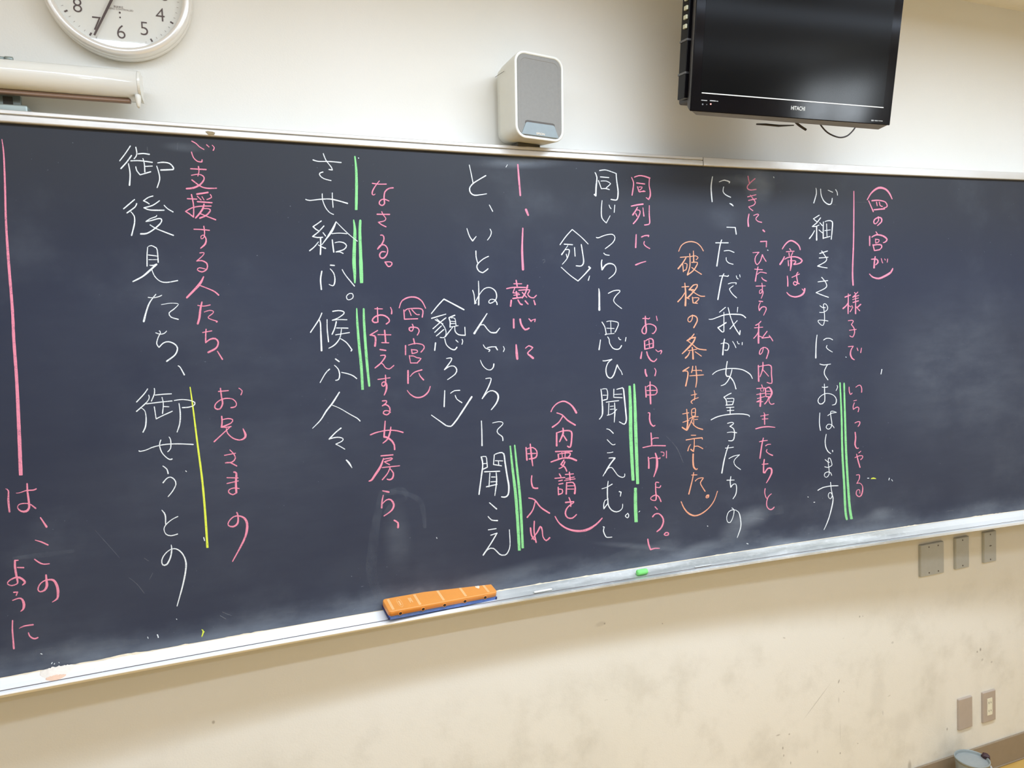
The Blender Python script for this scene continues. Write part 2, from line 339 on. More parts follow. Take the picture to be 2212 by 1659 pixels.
def stroke(m, pts, ws, jit=.045):
    global HT
    for res in spline(pts, ws):
        n = len(res); ph = random.random()*9; HT += 1; lift = .00012+(HT % 5)*.00006
        res2 = []
        for i, (x, y, w) in enumerate(res):
            w = max(w, 1.25)*(1+(jit*math.sin(ph+i*.9)+jit*random.uniform(-1, 1))*min(1, 4/w))
            res2.append([x, y, w])
        # round the ends
        def tng(i):
            a = res2[max(i-1, 0)]; b = res2[min(i+1, n-1)]; d = math.hypot(b[0]-a[0], b[1]-a[1]) or 1; return (b[0]-a[0])/d, (b[1]-a[1])/d
        tx, ty = tng(0); x, y, w = res2[0]; tx2, ty2 = tng(n-1); x2, y2, w2 = res2[-1]
        fl = 1.0 if w < 5 else .45; gl = 1.0 if w2 < 5 else .30
        T = [(x-tx*w*.42*fl, y-ty*w*.42*fl, w*.35, tx, ty), (x-tx*w*.22*fl, y-ty*w*.22*fl, w*(.78 if fl == 1 else .9), tx, ty)]
        T += [(r[0], r[1], r[2])+tng(i) for i, r in enumerate(res2)]
        T += [(x2+tx2*w2*.22*gl, y2+ty2*w2*.22*gl, w2*(.80 if gl == 1 else .96), tx2, ty2), (x2+tx2*w2*.42*gl, y2+ty2*w2*.42*gl, w2*(.40 if gl == 1 else .7), tx2, ty2)]
        vs = []; fs = []
        for (a, b, w, ux, uy) in T:
            nx, ny = -uy*w/2, ux*w/2
            vs += [tuple(on_board(a+nx, b+ny, lift)), tuple(on_board(a, b, lift+.0004)), tuple(on_board(a-nx, b-ny, lift))]
        for i in range(len(T)-1):
            q = i*3; fs += [(q, q+3, q+4, q+1), (q+1, q+4, q+5, q+2)]
        m.add(vs, fs, True)
WS = {'W': .75, 'P': .83, 'O': .84, 'G': .97, 'Y': .92}
def write(data, wscale=1.0):
    grp = None; colr = 'W'; m = None; org = (0, 0, 1)
    def flush():
        nonlocal m
        if m and m.v: m.build('written_character', m_chalk[colr], grp, fixn=False)
        m = None
    for ln in data.strip().split('\n'):
        if ln[0] == '>':
            flush(); colr, lab = ln[2:].split('|'); grp = tag(empty('written_column', parent=board), lab)
        elif ln[0] == '@':
            a = ln[1:].split(); org = (float(a[0]), float(a[1]), float(a[2])/1659)
        elif ln.strip() == 'c': flush(); m = MB()
        else:
            for st in ln.split('|'):
                tk = st.split(); ws = [float(w)*org[2]*WS[colr] for w in tk[0][1:].split('-')]
                pts = []
                for q in tk[1:]:
                    c = q.endswith('!'); a, b = q.rstrip('!').split(','); pts.append((org[0]+float(a)*org[2], org[1]+float(b)*org[2], c))
                stroke(m, pts, ws)
    flush()
STROKES = '''
> P|tall pink line and pink gloss ending in two short columns at left edge of board
c
@ 0 0 1659
w2-4-5-5.5-7-7.5-8-8.5-9.5-10 4,301 8,333 10.8,402 12.8,477 18,559 26.5,665 30,736 36,821 40.5,917 45,1026
c
@ 0 1020 200
w14-30-44-40 102,298 150,335 150,510 170,710 | w10-24-30 290,375 350,370 470,330 600,320 650,298 | w30-44-50-46-26-20-24-32 485,205 492,340 515,520 520,640 470,700 380,700 315,640 340,580 440,560 540,575 640,650
c
w28-46 725,815 835,980
c
w16-28-30 630,1218 740,1250 860,1305
@ 0 1200 200
w26-34-20 620,68 700,125 780,155 885,148
c
w36-50-60-34-24-30-24-26-40-60-60-44-14 825,350 832,440 840,540 800,620 720,650 680,610 705,530 770,465 860,435 960,445 1020,540 1040,660 1025,770 935,835
c
w24-30 325,85 270,90 | w40-50-44-26-24-26-34-50-50-20 268,90 268,200 290,340 315,470 300,510 210,540 135,510 160,455 260,400 350,395 430,450 445,490 400,530 | w24-32 310,215 425,218
c
w30-24 245,660 315,655! 290,715 | w20-28-44-60-40-18 225,805 340,765 400,790 430,880 415,960 370,1000
c
w28-36-40 225,1165 222,1330 235,1500 248,1667 | w12-30-30 345,1305 430,1265 595,1240 | w24-34-34-26 510,1385 530,1440 580,1480 630,1490 680,1470
> W|tall white column of nine large characters right of the pink line at left
@ 230 290 300
c
w18 285,140 225,230 158,318 | w22 298,255 240,335 172,410 | w16-20-26 262,350 282,470 275,608 | w18 350,155 362,215 355,262 330,292 | w20 378,235 440,230 512,240 | w18 290,318 400,316 548,336 | w14-20 435,290 452,350 458,450 | w16 465,384 548,380 | w16-20 350,388 362,435 402,485! 460,468 528,448 | w18-24 612,342 680,335 755,350 800,400 795,422! 720,425 648,428 | w14-20-16 600,380 625,460 635,540 605,638
c
w20 335,780 205,890 | w20 360,828 340,870 245,940 | w12-20-24 290,925 330,975 335,1060 300,1208 | w18 555,738 500,755 442,795! 480,812 510,832 | w18-20 632,795 550,850 448,878! 520,905 688,908 | w14-18 688,848 730,890 795,928 | w14-24 600,970 590,985 520,1010 472,1042! 540,1030 600,1012 645,1008 660,1030 640,1070 560,1140 480,1185 408,1190 | w14-20 520,1082 590,1125 700,1170 800,1208
c
w14-20 492,1350 485,1440 485,1575 | w12-20 498,1342 535,1330 580,1350 605,1380 618,1530 | w15 500,1442 600,1455 | w12 505,1498 605,1498 | w12-30-30-20 515,1565 560,1568 598,1555! 520,1625 430,1700 315,1760 | w14-18 540,1612 575,1695 640,1755 720,1770 850,1748
@ 230 580 300
c
w14 498,345 560,350 620,338 660,320 | w14-24-30 590,308 520,400 480,500 445,632 | w10-12-16-18 655,432 760,415 850,420 852,440 800,490 748,530 770,580 858,608
c
w14 588,768 640,785 690,775 718,748 | w14-18-24 630,745 645,765 615,830 600,900 628,942! 680,890 740,875 810,900 848,950 820,1030 720,1108
c
w12-22 855,1162 880,1180 930,1270
@ 270 820 300
c
w18 270,112 225,175 138,268 | w12-20 282,185 290,215 260,270 138,380 | w10-14-24-20 195,340 235,370 252,450 245,560 215,628 | w16 350,105 352,165 315,258 | w16 360,185 460,175 555,170 | w16 258,290 400,272 562,255 | w14-18 442,212 458,290 448,405 | w14 465,322 525,325 | w16 350,325 372,470! 440,435 565,378 | w14-18 588,250 680,238 780,250 835,275 820,310 760,330 685,335 | w14-24-14 645,285 660,400 655,520 622,628
c
w18-14-16-18 168,850 180,858 250,842 340,805 480,775 640,768 815,775 | w18-16-20 428,722 412,780 440,870 500,935 540,955 562,948 | w12-18-16 525,685 545,720 545,820 510,862
c
w14-22 452,1032 500,1070 515,1122 | w20-14-18-18-14 455,1232 500,1180 545,1165 590,1195 608,1250 570,1330 515,1398
@ 270 1060 300
c
w12-24-14 440,232 480,290 485,400 | w14-16 632,308 560,345 490,405 465,460 490,520 550,538 628,518
c
w12-22-24-20-18-14-16-22-26-26-14 552,648 558,700 545,790 500,880 450,885 440,830 475,760 540,705 610,695 680,745 725,840 725,950 690,1130 622,1378
> P|pink gloss of eight characters right of the leftmost tall white column, above the yellow line
@ 230 290 300
c
w14 1018,82 1070,110 1110,150 1165,182 | w14 1195,125 1225,152 | w10-18 1262,130 1288,160 1275,192 | w14-18 1015,212 1040,280 1090,325 1140,330! 1142,305
c
w16-20 1005,412 1190,422 | w18-14 1098,385 1105,440 1092,500 | w14-14-20-28-24 1015,490 1100,478 1155,500 1165,540 1120,600 1040,640 955,650 | w18 1020,545 1120,620 1200,645 1315,645
c
w16 965,770 1080,775 | w18-16 1015,720 1040,850 1040,990! 990,950 945,922! 1020,880 1120,860 1250,858 | w24 1080,715 1150,705 1212,695 | w14 1085,740 1130,785 | w12 1140,745 1165,785 | w16 1240,720 1255,755 1200,780 | w20 1085,805 1260,818 | w18-30-20 1165,835 1150,890 1110,950 1065,1000 | w12-20-24 1150,888 1220,890 1240,915 1190,970 1115,1002 | w14-18 1125,950 1210,985 1305,1022
c
w16 1045,1135 1130,1138 1230,1148 | w16-16-14-12-12-18-26-16 1162,1098 1172,1170 1165,1230 1135,1250 1128,1220 1160,1205 1190,1250 1180,1310 1125,1362
c
w14-14-20-16-12 1115,1418 1165,1415 1150,1450 1078,1515! 1140,1510 1200,1545 1200,1610 1140,1645 1085,1620 1110,1595 1185,1612
@ 230 580 300
c
w18-36-26 1160,98 1110,190 960,348 | w14-20 1122,205 1200,235 1290,275 1340,318
c
w14 1090,440 1160,450 1240,435 | w20-34-28 1140,400 1120,500 1110,590 1090,660 | w12-16 1168,520 1230,500 1275,510 1270,535 1215,580 1240,605 1325,632 1312,640
c
w14 1148,765 1258,745 | w18-26 1190,725 1185,800 1185,885! 1240,845 1300,838 1335,880 1310,950 1215,1002
c
w14-22 1325,988 1385,1085
> P|pink gloss of five characters right of the yellow line, ending in a long sweeping curl
@ 270 820 300
c
w16 1115,142 1235,132 | w18-22-20-16-16-14-20 1140,105 1152,200 1165,290 1130,352 1080,345 1075,305 1120,255 1200,225 1290,235 1332,285 1315,325 1265,335 | w12-16 1360,102 1400,135 1385,182
c
w22 1155,440 1160,510 1152,568 | w14-16-20-14 1170,478 1230,465 1285,478 1265,520 1155,568! 1210,570 1268,560 | w14-20 1260,562 1180,635 1110,700 1065,742 | w14-18-16-24-36-14 1210,585 1225,640 1290,700 1370,722 1425,700 1440,660 1410,588
c
w14 1188,905 1320,880 | w14-18-18-14-18 1252,840 1300,890 1318,940 1280,985 1200,995! 1250,990 1335,1032
c
w14 1218,1172 1352,1175 | w14 1218,1242 1355,1210 | w22-32-30 1300,1105 1330,1120 1325,1230 1330,1350 | w20-14 1330,1350 1290,1375 1240,1350 1245,1315 1300,1295 1365,1302
@ 270 1060 300
c
w16-26-26-16-16-18-36-34-14 1335,258 1350,300 1345,390 1290,430 1235,415 1240,370 1300,310 1380,305 1440,345 1460,430 1425,580 1285,845
> Y|yellow sideline beside the leftmost tall white column
@ 270 820 300
c
w14-26-30 778,92 810,320 865,760 920,1180 955,1560 985,2007
> W|white column of nine characters with a small ring mark, left of the short green lines
@ 640 320 300
c
w18-14-18 200,140 260,158 400,160 535,172 | w14-16 322,65 355,145 420,230 430,262! 390,255 | w18-14 318,285 280,300 285,330 330,365 415,388
c
w14-20 112,612 160,625 280,612 400,608 500,628 612,660 | w14 310,545 315,620 350,710 400,770 445,792 | w14 430,535 432,610 440,708
c
w18 298,870 250,905 200,938! 235,970 262,985 | w18 330,930 265,1000 195,1055! 250,1068 315,1065 | w16 320,1010 350,1050 | w22 290,1070 292,1160 288,1270 | w14-20 265,1120 215,1180 160,1225 | w12-20 262,1155 305,1180 350,1198 | w16-36-30-10 475,880 440,960 390,1040 305,1155 | w12 478,882 560,965 640,1040 730,1112 | w14 425,1022 510,1015 605,1022 | w18-22 430,1095 438,1170 448,1242 | w14-18-14 462,1130 510,1120 565,1130 600,1165 570,1210 475,1240! 520,1240 560,1258
c
w20 408,1398 455,1402 | w12-18-20-12 405,1442 445,1490 462,1560 455,1620 435,1645 392,1628 | w22 305,1470 290,1570 300,1688 | w12-18 548,1450 590,1520 695,1648
@ 640 600 300
c
w14 670,190 635,188 600,220 610,258 640,262 675,240 678,205 665,188
c
w18 305,422 270,500 170,652 | w14-22-28 272,500 288,540 295,700 302,870 | w14-20 368,500 370,620 385,765 | w18-14 435,402 500,392 560,402 568,430 500,480 430,508! 500,500 605,502 | w20 478,525 460,600 428,675 | w16 480,600 618,602 | w14 470,682 635,655 | w12-20-14 540,615 520,720 460,800 390,842 | w14-20 525,725 600,775 665,860! 655,875
c
w20 468,970 512,1002 | w12-20-16 455,1045 500,1090 518,1160 505,1215 470,1225 | w18-14 398,1092 350,1140 285,1252 | w14-18 540,1130 620,1148 680,1172 722,1205
c
w22-26-20-12 515,1368 430,1500 360,1590 290,1700 195,1798 | w10-14-18 430,1522 520,1560 640,1630 730,1680 762,1712
@ 640 860 300
c
w20-16-14 535,358 470,410 392,490! 440,475 510,468 558,485 545,515 472,550! 520,575 580,610
c
w22-28-12 598,740 630,775 665,832
> G|single short green line beside the top of the white column in the left half
@ 640 320 300
c
w18-34-32 700,100 715,250 720,450 716,735
> G|upper pair of parallel green lines just above the small white ring mark
@ 640 320 300
c
w14-34-40-44-36-18 685,858 700,980 695,1150 690,1350 698,1500 700,1608
c
w28-34-38-46-40 765,865 760,1000 768,1250 775,1450 780,1608
> G|lower pair of parallel green lines under the small white ring mark
@ 640 600 300
c
w14-30-34-32 722,368 728,520 750,800 778,1080 792,1335
c
w22-32-34-26 805,372 810,540 830,840 850,1080 872,1292
> P|short pink gloss of three characters and a ring at the top, right of the short green line
@ 640 320 300
c
w16 908,420 980,430 1075,430 | w12-18-16-10 992,392 950,445 912,510 908,550 925,560 942,548 | w18-20-18-14 1158,475 1110,480 1060,520 1048,600 1055,660 1025,685 992,665 1000,630 1045,608 1108,632
c
w18 965,790 1115,792 | w12-16 1020,758 1040,800 1070,840 1050,870 980,885! 1020,915 1072,940
c
w14-20-20-16-16-22-20-14 1005,1040 1035,1042 1048,1085 1020,1150 972,1205! 1000,1165 1050,1155 1088,1195 1088,1255 1050,1310 1010,1310 995,1275 1020,1238 1065,1240
c
w20-18-16 1060,1360 1100,1415 1135,1400 1142,1370 1110,1358 1060,1362
> P|pink gloss of eight characters down the middle of the left half, beside the lower green pair
@ 640 600 300
c
w14 938,370 1030,372 | w16-22-18 968,355 972,440 975,530! 935,535 908,510 935,470 1000,445 1060,455 1105,490 1110,525 1075,552 | w12-20 1125,352 1140,390 1138,430
c
w14-18 972,630 930,655 880,685! | w14-28-28 880,685 935,695 948,740 940,815 | w14 975,680 1130,682 | w20-24 1055,628 1062,700 1068,775 | w14 1020,775 1105,778
c
w18 1000,858 1070,868 | w14-20-16-14-16 1005,930 1060,925 1055,960 1000,1030 940,1078! 1020,1020 1060,1070 1110,1090 1165,1048
c
w14 975,1215 1050,1205 1120,1195 | w14-22-16-14-26-26-14 1065,1162 1068,1240 1055,1290 1025,1290 1025,1255 1060,1245 1080,1290 1072,1350 1050,1402
c
w16-18-18-14 1028,1472 1078,1470 1070,1500 1028,1530! 1070,1515 1115,1550 1115,1610 1080,1638 1040,1620 1055,1590 1100,1590 1125,1608
@ 640 860 300
c
w18-16-20 885,440 960,410 1090,385 1200,390 1275,410 | w16-28-22 1062,275 1055,370 1048,465! 1085,470 1140,510 1170,560 1175,615 | w14-24-20-14 1130,345 1120,410 1090,490 1035,538
c
w18 1012,690 1155,678 | w14-20 1040,730 1140,715 1135,735 1055,760 | w12-16 1060,768 1115,795 | w18-34-30-14 1042,722 1005,820 940,920 900,978 868,992 | w14 1025,830 1235,808 | w14-18 1120,830 1090,900 1028,975 | w16-20-24-16 1120,845 1160,895 1150,955 1115,975 1085,968
c
w16-26 1032,1108 1105,1122 | w14-24 1040,1160 1025,1230 1020,1310 | w12-18-30-24-14 1025,1265 1080,1215 1130,1215 1165,1270 1140,1340 1048,1408
c
w22-30 1170,1460 1215,1490 1215,1545
> P|small pink note of four characters between curved brackets, left of the white angle-bracketed note
@ 640 600 300
c
w14-22-14 1230,360 1260,280 1340,235 1430,235 1500,280 1545,365
c
w16 1285,385 1292,495! 1450,490 | w14-18 1300,400 1330,372 1500,375 1505,470 | w14 1345,385 1358,410 1372,450 | w14 1380,380 1410,415 1440,440 1470,440
c
w14-20-14 1385,555 1400,590 1385,635 1355,630 1350,600 1390,590 1450,600 1468,640 1445,685
c
w18 1400,728 1415,790 | w18 1305,810 1305,920 | w12-18 1340,805 1420,785 1510,800 1528,840 1490,888 | w14-18 1375,855 1385,905 | w14 1385,860 1440,865 1445,890 1390,905 | w14 1350,930 1365,1018! 1450,1018 | w14-16 1350,935 1400,935 1440,955 1490,965 1450,1010
c
w24 1335,1110 1335,1260 | w8-16-18 1360,1180 1410,1130 1500,1100 | w12-20 1465,1140 1480,1175 1520,1220
c
w10-18-22-14 1325,1345 1360,1390 1430,1430 1510,1420 1575,1365 1600,1298
> W|tall white column of twelve characters to the left of the long slanting green pair at centre
@ 920 340 300
c
w12-14 518,90 540,190 562,300 | w18-18-20-12 715,218 640,262 560,315 522,370 535,425 580,452 640,448 725,435
c
w12-16 758,568 798,645
c
w12-16-18-12 490,850 520,940 558,998! 600,945 | w10-16-12 765,855 782,890 770,940 735,988
c
w18-14 597,1118 600,1190 618,1260 | w14-18-16 748,1182 690,1210 625,1265 608,1310 635,1360 680,1378! 720,1350 742,1330
@ 920 600 300
c
w12-18-22 628,40 632,180 630,325 | w14-16 558,150 575,200 585,310! 600,300 | w12-14-18-14-14-18 580,312 640,200 700,130 770,118 830,160 845,230 820,280 770,305 750,290 770,260 820,262 848,300 850,320
c
w14-24-32 730,428 665,530 578,665 | w12-16-22-10 640,570 690,560 730,610 780,655 840,655! 860,630 882,600
c
w10-16-18 685,800 710,840 765,860 752,880 | w14 735,835 790,825 840,825 | w18 835,830 855,862 | w10-16 925,820 938,850 925,882 | w12-14-20 650,985 680,1050 730,1095 775,1100 805,1070 812,1030
c
w12-14-20-14-14-26-26-14 715,1205 770,1198 778,1220 745,1310 672,1445! 740,1365 800,1350 850,1380 865,1430 840,1500 780,1578
@ 1010 880 320
c
w14-16-20 155,152 160,280 162,428 | w10-16 280,175 350,160 392,168 390,195 335,250 340,290 390,330 395,372
c
w20 155,560 170,640 155,770 128,975 | w12-16 150,555 205,550 215,600 222,670! 175,692 | w12 178,630 215,628 | w14 300,530 290,640! 380,655 | w14-22-24-16 310,525 360,508 405,520 420,620 445,780 462,880 455,975 420,1005 380,1002 | w12 310,598 395,600 | w12 345,600 350,650 | w16 190,722 360,715 | w14 250,735 240,890 | w14 268,780 310,780 | w14 260,835 330,830 | w16 210,890 330,862 | w12-20-12 320,730 325,830 305,988
c
w14-20 245,1068 325,1138 | w14-20 230,1222 270,1262 335,1268
c
w14 232,1372 320,1358 | w14-20 260,1432 330,1408! 270,1510 175,1655! | w12-18-12 175,1655 230,1590 290,1580 360,1645 400,1655 440,1640 475,1550 468,1370
> G|long slanting pair of green lines at centre, left of a pink gloss
@ 1010 880 320
c
w16-26-34-32 478,435 500,650 545,1050 580,1600
c
w16-24-30-28 528,425 550,650 590,1050 618,1575
> W|small white note between angle brackets right of the small pink bracketed note
@ 920 600 300
c
w16-22 65,428 140,335 215,255! 330,315 455,382
c
w18-14 68,485 150,460 238,435 | w14 110,500 160,530 205,550 | w16 240,478 180,525 85,608 | w14 130,492 200,560 235,620 240,680 215,715 170,712 | w16 185,575 105,652 | w16 215,618 125,695 | w18 345,448 290,470 275,478! 290,530 288,590 | w12 300,480 345,485 360,570 | w12 300,520 355,525 | w12 298,548 350,548 | w12 288,590 385,572 | w12-20 320,590 230,705 | w14-18-14 345,590 350,640 390,680 470,688! 465,590 | w20 115,778 105,868 | w14-20 225,728 245,800 300,850 345,860 370,830 | w14 358,745 385,770 | w14 432,735 440,760 430,795
c
w12-18-16-14-20-12 245,965 300,958 302,990 222,1098! 280,1060 335,1055 368,1095 350,1150 258,1218
c
w16-20 225,1348 218,1540 | w12-16 295,1380 340,1350 405,1345 | w12-18 350,1405 370,1450 430,1492
c
w12-20 65,1640 240,1765 | w26-18 548,1422 400,1650 350,1720 298,1775 240,1765
> P|broken pink dash line with a three-character pink gloss under it, near the board centre
@ 920 340 300
c
w18-26-22 1098,85 1110,240 1128,455
c
w30-26 1195,622 1222,690
c
w18-28-32 1158,845 1150,1100 1160,1340
@ 920 600 300
c
w18 1078,30 1090,100 | w14 1050,72 1145,72 | w18 965,130 1050,115 1215,118 | w14 1060,125 1040,180! 1110,185 | w20 1080,165 1090,240 | w14 1050,210 1120,200 | w20 1040,248 1140,235 | w20 1215,90 1190,180 1150,240 | w16 1110,150 1240,145 1215,195 1250,235 1290,240! 1320,210 | w14 1150,175 1205,235 | w24 1020,270 1012,340 | w18-22 1100,265 1125,310 1150,320 | w18 1185,275 1220,315 | w16-22 1290,270 1305,320
c
w24 1048,495 1050,598 | w24-28-20 1125,495 1140,560 1185,620 1232,602 | w14-20 1230,490 1258,520 | w14 1265,508 1308,495! 1300,525
c
w18-36-30 1078,800 1085,900 1092,970 | w12-22 1190,842 1230,812 1275,835 | w12-24-30 1270,845 1215,900 1245,930 1280,960
> P|pink gloss of four characters right of the long slanting green pair
@ 1010 880 320
c
w18-22 655,450 665,590 | w14-20 665,465 730,450 775,490 765,560 690,578 | w14 675,520 765,515 | w18-22-14 702,412 715,540 730,655
c
w16-20-22 720,765 715,830 735,900 785,905
c
w16-20 685,1015 750,1035 820,1120 918,1185 | w14-20 760,1045 730,1150 668,1232
c
w20 705,1350 715,1430 745,1480 | w16-20 748,1275 745,1390 768,1512 | w14-22-14-22 720,1475 780,1400 815,1335 835,1370 845,1450 880,1492 920,1460
> P|long pink gloss of five characters with a deep curved bracket below it, right of the pink gloss at centre
@ 1010 880 320
c
w14-16-20-26 935,48 955,5 995,-38 1040,-62 1090,-67 1150,-35 1190,10 1218,60
c
w14-22 1000,62 1060,85 1120,145 1205,198 | w14-20 1065,100 1020,170 950,222
c
w20-24 998,285 998,430 | w14-22-18 1010,282 1080,262 1160,270 1165,360 1150,445 1120,435 | w16-24-16 1068,232 1070,290 1030,385 | w14-20 1065,300 1110,370
c
w18 985,495 1170,490 | w20 1015,525 1020,580 | w14-20 1030,520 1135,508 1150,530 1120,570 | w12 1055,500 1062,560 | w12 1095,495 1090,570 | w18-26 935,612 1060,570 1150,568 1218,595 | w18 1080,590 1045,640! 1090,670 1110,715 | w16 1090,610 1065,665 1025,685
c
w16 1028,745 1045,775 | w14 978,795 1090,785 | w14 1020,825 1062,815 | w14 1022,860 1068,852 | w16 1015,895 1018,980 | w14-18 1020,915 1060,920 1060,960 1020,975 | w14 1095,752 1185,745 | w12 1100,800 1195,780 | w12 1085,820 1205,800 | w14-18 1140,725 1150,815 | w16-20 1110,840 1105,970 | w14-24 1120,845 1180,840 1205,890 1200,965 | w12 1120,880 1195,878 | w12 1120,915 1190,915
c
w20-14 1098,1065 1190,1055 | w16 1135,1010 1155,1060 1155,1110 | w12-20-20-14 1190,1065 1120,1120 1095,1185 1120,1235 1175,1240 1220,1200
c
w14-24-32-14 980,1222 1030,1300 1120,1360 1230,1385 1340,1370 1440,1310 1508,1240
> W|small white angle-bracketed single character between the board's middle two tall white columns
@ 1200 350 260
c
w18-14 62,1140 140,1030 230,930! 350,1030 450,1130
c
w18 120,1132 235,1140 | w12-16-24 170,1150 130,1210 85,1275 | w14-18-12 130,1210 180,1205 190,1235 160,1330 95,1408 | w14 148,1270 160,1320 | w16 262,1178 270,1298 | w18-20-22-18 355,1138 370,1230 388,1370 370,1420 340,1435 285,1430
c
w14-18-30 78,1450 200,1560 310,1640! 400,1550 480,1460! 460,1445 | w12-18 470,1570 452,1630
> W|tall white column of eleven characters and a small hook, left of the short green pair and dash
@ 1200 350 260
c
w16-26-30 545,145 570,210 560,340 555,465! 538,448 | w18-14 608,118 680,108 760,130 840,160 | w16-24-18 835,160 845,270 862,400 855,500 830,525 765,515 | w16 618,205 735,215 | w16 592,255 632,368! 690,365 742,380 | w12-16 625,262 700,262 750,290 755,305 700,355
c
w12-18-14-12 642,530 632,650 640,770 700,840! 752,740 | w12-16 738,592 750,625 765,642 | w12-14 818,592 808,695
c
w14-18-14-14-18-14 562,1038 590,1045 680,1010 780,995 820,1040 790,1110 685,1195
c
w16 665,1255 690,1278 740,1285 | w18-22-28-22-14-18-12 640,1350 632,1400 642,1485! 690,1420 750,1398 810,1420 835,1480 810,1545 735,1608
@ 1200 600 260
c
w10-26-34 595,148 602,200 604,445 | w16-14 728,215 800,180 870,172 888,190 830,250 800,310 830,360 912,425
c
w16-18 640,610 680,680 700,780! 685,785 | w12-18 705,605 760,595 865,620 850,690 820,750 | w12 760,605 765,760 | w12 705,695 808,700 | w12 690,778 808,768 | w14-24 620,855 600,990 | w14-20 718,815 740,850 745,900 790,970 845,988 885,975 910,935 | w14 868,822 880,848 900,855 | w14 972,822 962,875
c
w14-20-16-22-22-14-14 652,1145 690,1145 775,1125! 725,1170 695,1260 710,1350 755,1385 800,1345 850,1200! 875,1250 905,1290 920,1335
@ 1210 820 260
c
w16-26-18 562,132 575,250 585,430 575,500 542,545 | w12-20 580,132 640,128 655,200 648,270! 595,285 | w12 590,215 640,215 | w16 740,132 738,245! 855,250 | w14-24-26-16 780,135 840,118 870,125 885,250 905,450 912,560 885,615 815,582 | w12 745,205 850,200 | w16 635,312 720,300 808,290 | w14 672,325 665,490 | w14-22-12 750,320 755,440 745,588 | w12 690,370 735,365 | w12 690,410 740,405 | w14 648,492 720,470 780,410
c
w12-18 640,680 680,690 732,740 | w14-12 648,828 720,898 758,890
c
w12 650,1010 690,1008 728,998 | w14-18-30-12 672,1082 715,1078 755,1082! 680,1180 590,1330 | w12-16-14 620,1290 660,1225 710,1212 750,1260 800,1325 860,1348 890,1330 890,1300
c
w12-16 575,1505 640,1485 718,1440 | w12-20-22-16 662,1400 652,1500 652,1640
@ 1180 980 280
w10-14-18-14 790,585 750,600 735,660 738,705! 785,640 | w16-20-14-12 788,570 795,660 840,725 900,745 950,725 975,690 978,645 | w22-12 935,485 958,492! 948,545
c
w12-16-14 1045,762 1020,785 1012,800 1040,822 1055,800 1052,775 1040,762
c
w16-18-14 728,935 742,940! 732,990 755,1050 780,1072 840,1068
> G|pair of green lines beside the lower half of a white column, right of centre
@ 1210 820 260
c
w34-46-48-42 958,90 970,400 975,800 1005,1388
c
w24-38-46-42 1020,65 1030,300 1045,800 1068,1435
> G|short single green dash below a green pair, right of centre
@ 1180 980 280
c
w38-44-44 1142,442 1142,650 1150,872
> P|short pink gloss of three characters and a dash at the top, with a boxed first character
@ 1200 350 260
c
w14-20-18 1048,212 1075,280 1070,360 1055,458 | w18-24 1088,208 1150,188 1220,195 1300,222 | w14-18-24-16 1295,222 1290,320 1305,400 1305,470 1283,515! 1250,490 | w20-22 1118,288 1228,302 | w18 1130,340 1150,408! 1235,405 | w14 1150,345 1195,345 1180,372 1160,385 | w14 1160,415 1220,395
c
w20-26 1045,608 1130,590 1205,580 | w18-26 1130,625 1105,670 1065,728 | w14-18-22 1110,660 1155,665 1165,700 1130,780 1072,850 | w16 1105,710 1125,750 | w12-20 1205,630 1218,745 | w14-20-18 1293,600 1292,720 1298,840 1270,862 1228,868
c
w18-24 1112,1000 1105,1178 | w22-16 1185,1035 1230,1015 1285,1012! 1280,1030 | w14-18 1225,1095 1218,1130 1250,1165 1298,1192
c
w24-14 1105,1418 1180,1388 1245,1370
> P|long pink gloss of eleven characters ending in a ring and a small hook, right of centre
@ 1200 600 260
c
w16 1202,562 1245,558 1280,568 1298,555 | w18-26-18-20-14-18-20-14 1238,530 1240,620 1252,720 1240,770 1205,765 1192,720 1240,650 1310,638 1375,670 1385,720 1350,768 1332,765 | w12-14 1390,528 1402,590
c
w20-24 1225,868 1232,985 | w16-24 1240,870 1300,838 1345,860 1345,960 | w14 1288,860 1295,955 | w12 1245,930 1330,905 | w18 1235,985 1340,960 | w16-28 1190,1022 1175,1110 | w20-24-14 1258,1020 1270,1070 1310,1135 1360,1155 1395,1118 | w12-16-20-12 1382,992 1415,1020 1455,1000 1462,1020 1448,1050
c
w22-30 1238,1265 1240,1310 1258,1355 | w12-20 1365,1248 1385,1285 1370,1350
@ 1210 820 260
c
w18-22 1175,95 1180,160 1185,240 | w14-18-16 1195,100 1240,75 1300,90 1335,140 1315,205 1190,212 | w14 1195,152 1320,148 | w16-26-24 1240,28 1240,160 1248,335
c
w14-22-26-14 1212,460 1235,462 1232,540 1250,610 1285,642 1308,630
c
w18-26 1252,735 1258,810 1262,910 | w12-16 1262,825 1300,805 1355,805 | w16-18 1140,938 1270,912 1450,912
c
w18-28 1215,1070 1222,1140 1222,1220 | w12-16 1225,1092 1270,1078 1330,1080 1375,1090 1375,1075 | w20-36-34-14 1312,1015 1335,1100 1330,1220 1290,1340 | w12 1388,998 1430,1005 1430,1050! 1410,1050 | w14 1465,985 1465,1080
@ 1180 980 280
c
w14-16-14 1395,395 1405,365 1440,370 | w14-22-16-14-16-22 1400,380 1400,470 1408,560 1395,600 1345,590 1340,560 1395,530 1440,550 1468,612 | w12-16 1410,430 1450,435 1465,410
c
w16 1392,680 1422,712 | w22-16-22-26-18 1362,808 1390,775 1440,768 1485,810 1500,870 1470,950 1415,998
c
w20-18-16 1510,1035 1530,1010 1562,1015 1560,1040 1520,1045 1510,1030
c
w22-24-12 1300,1095 1310,1160 1335,1228! 1390,1212 1450,1212
> O|orange bracketed note of eight characters between a pink gloss and a white column
@ 1440 370 240
c
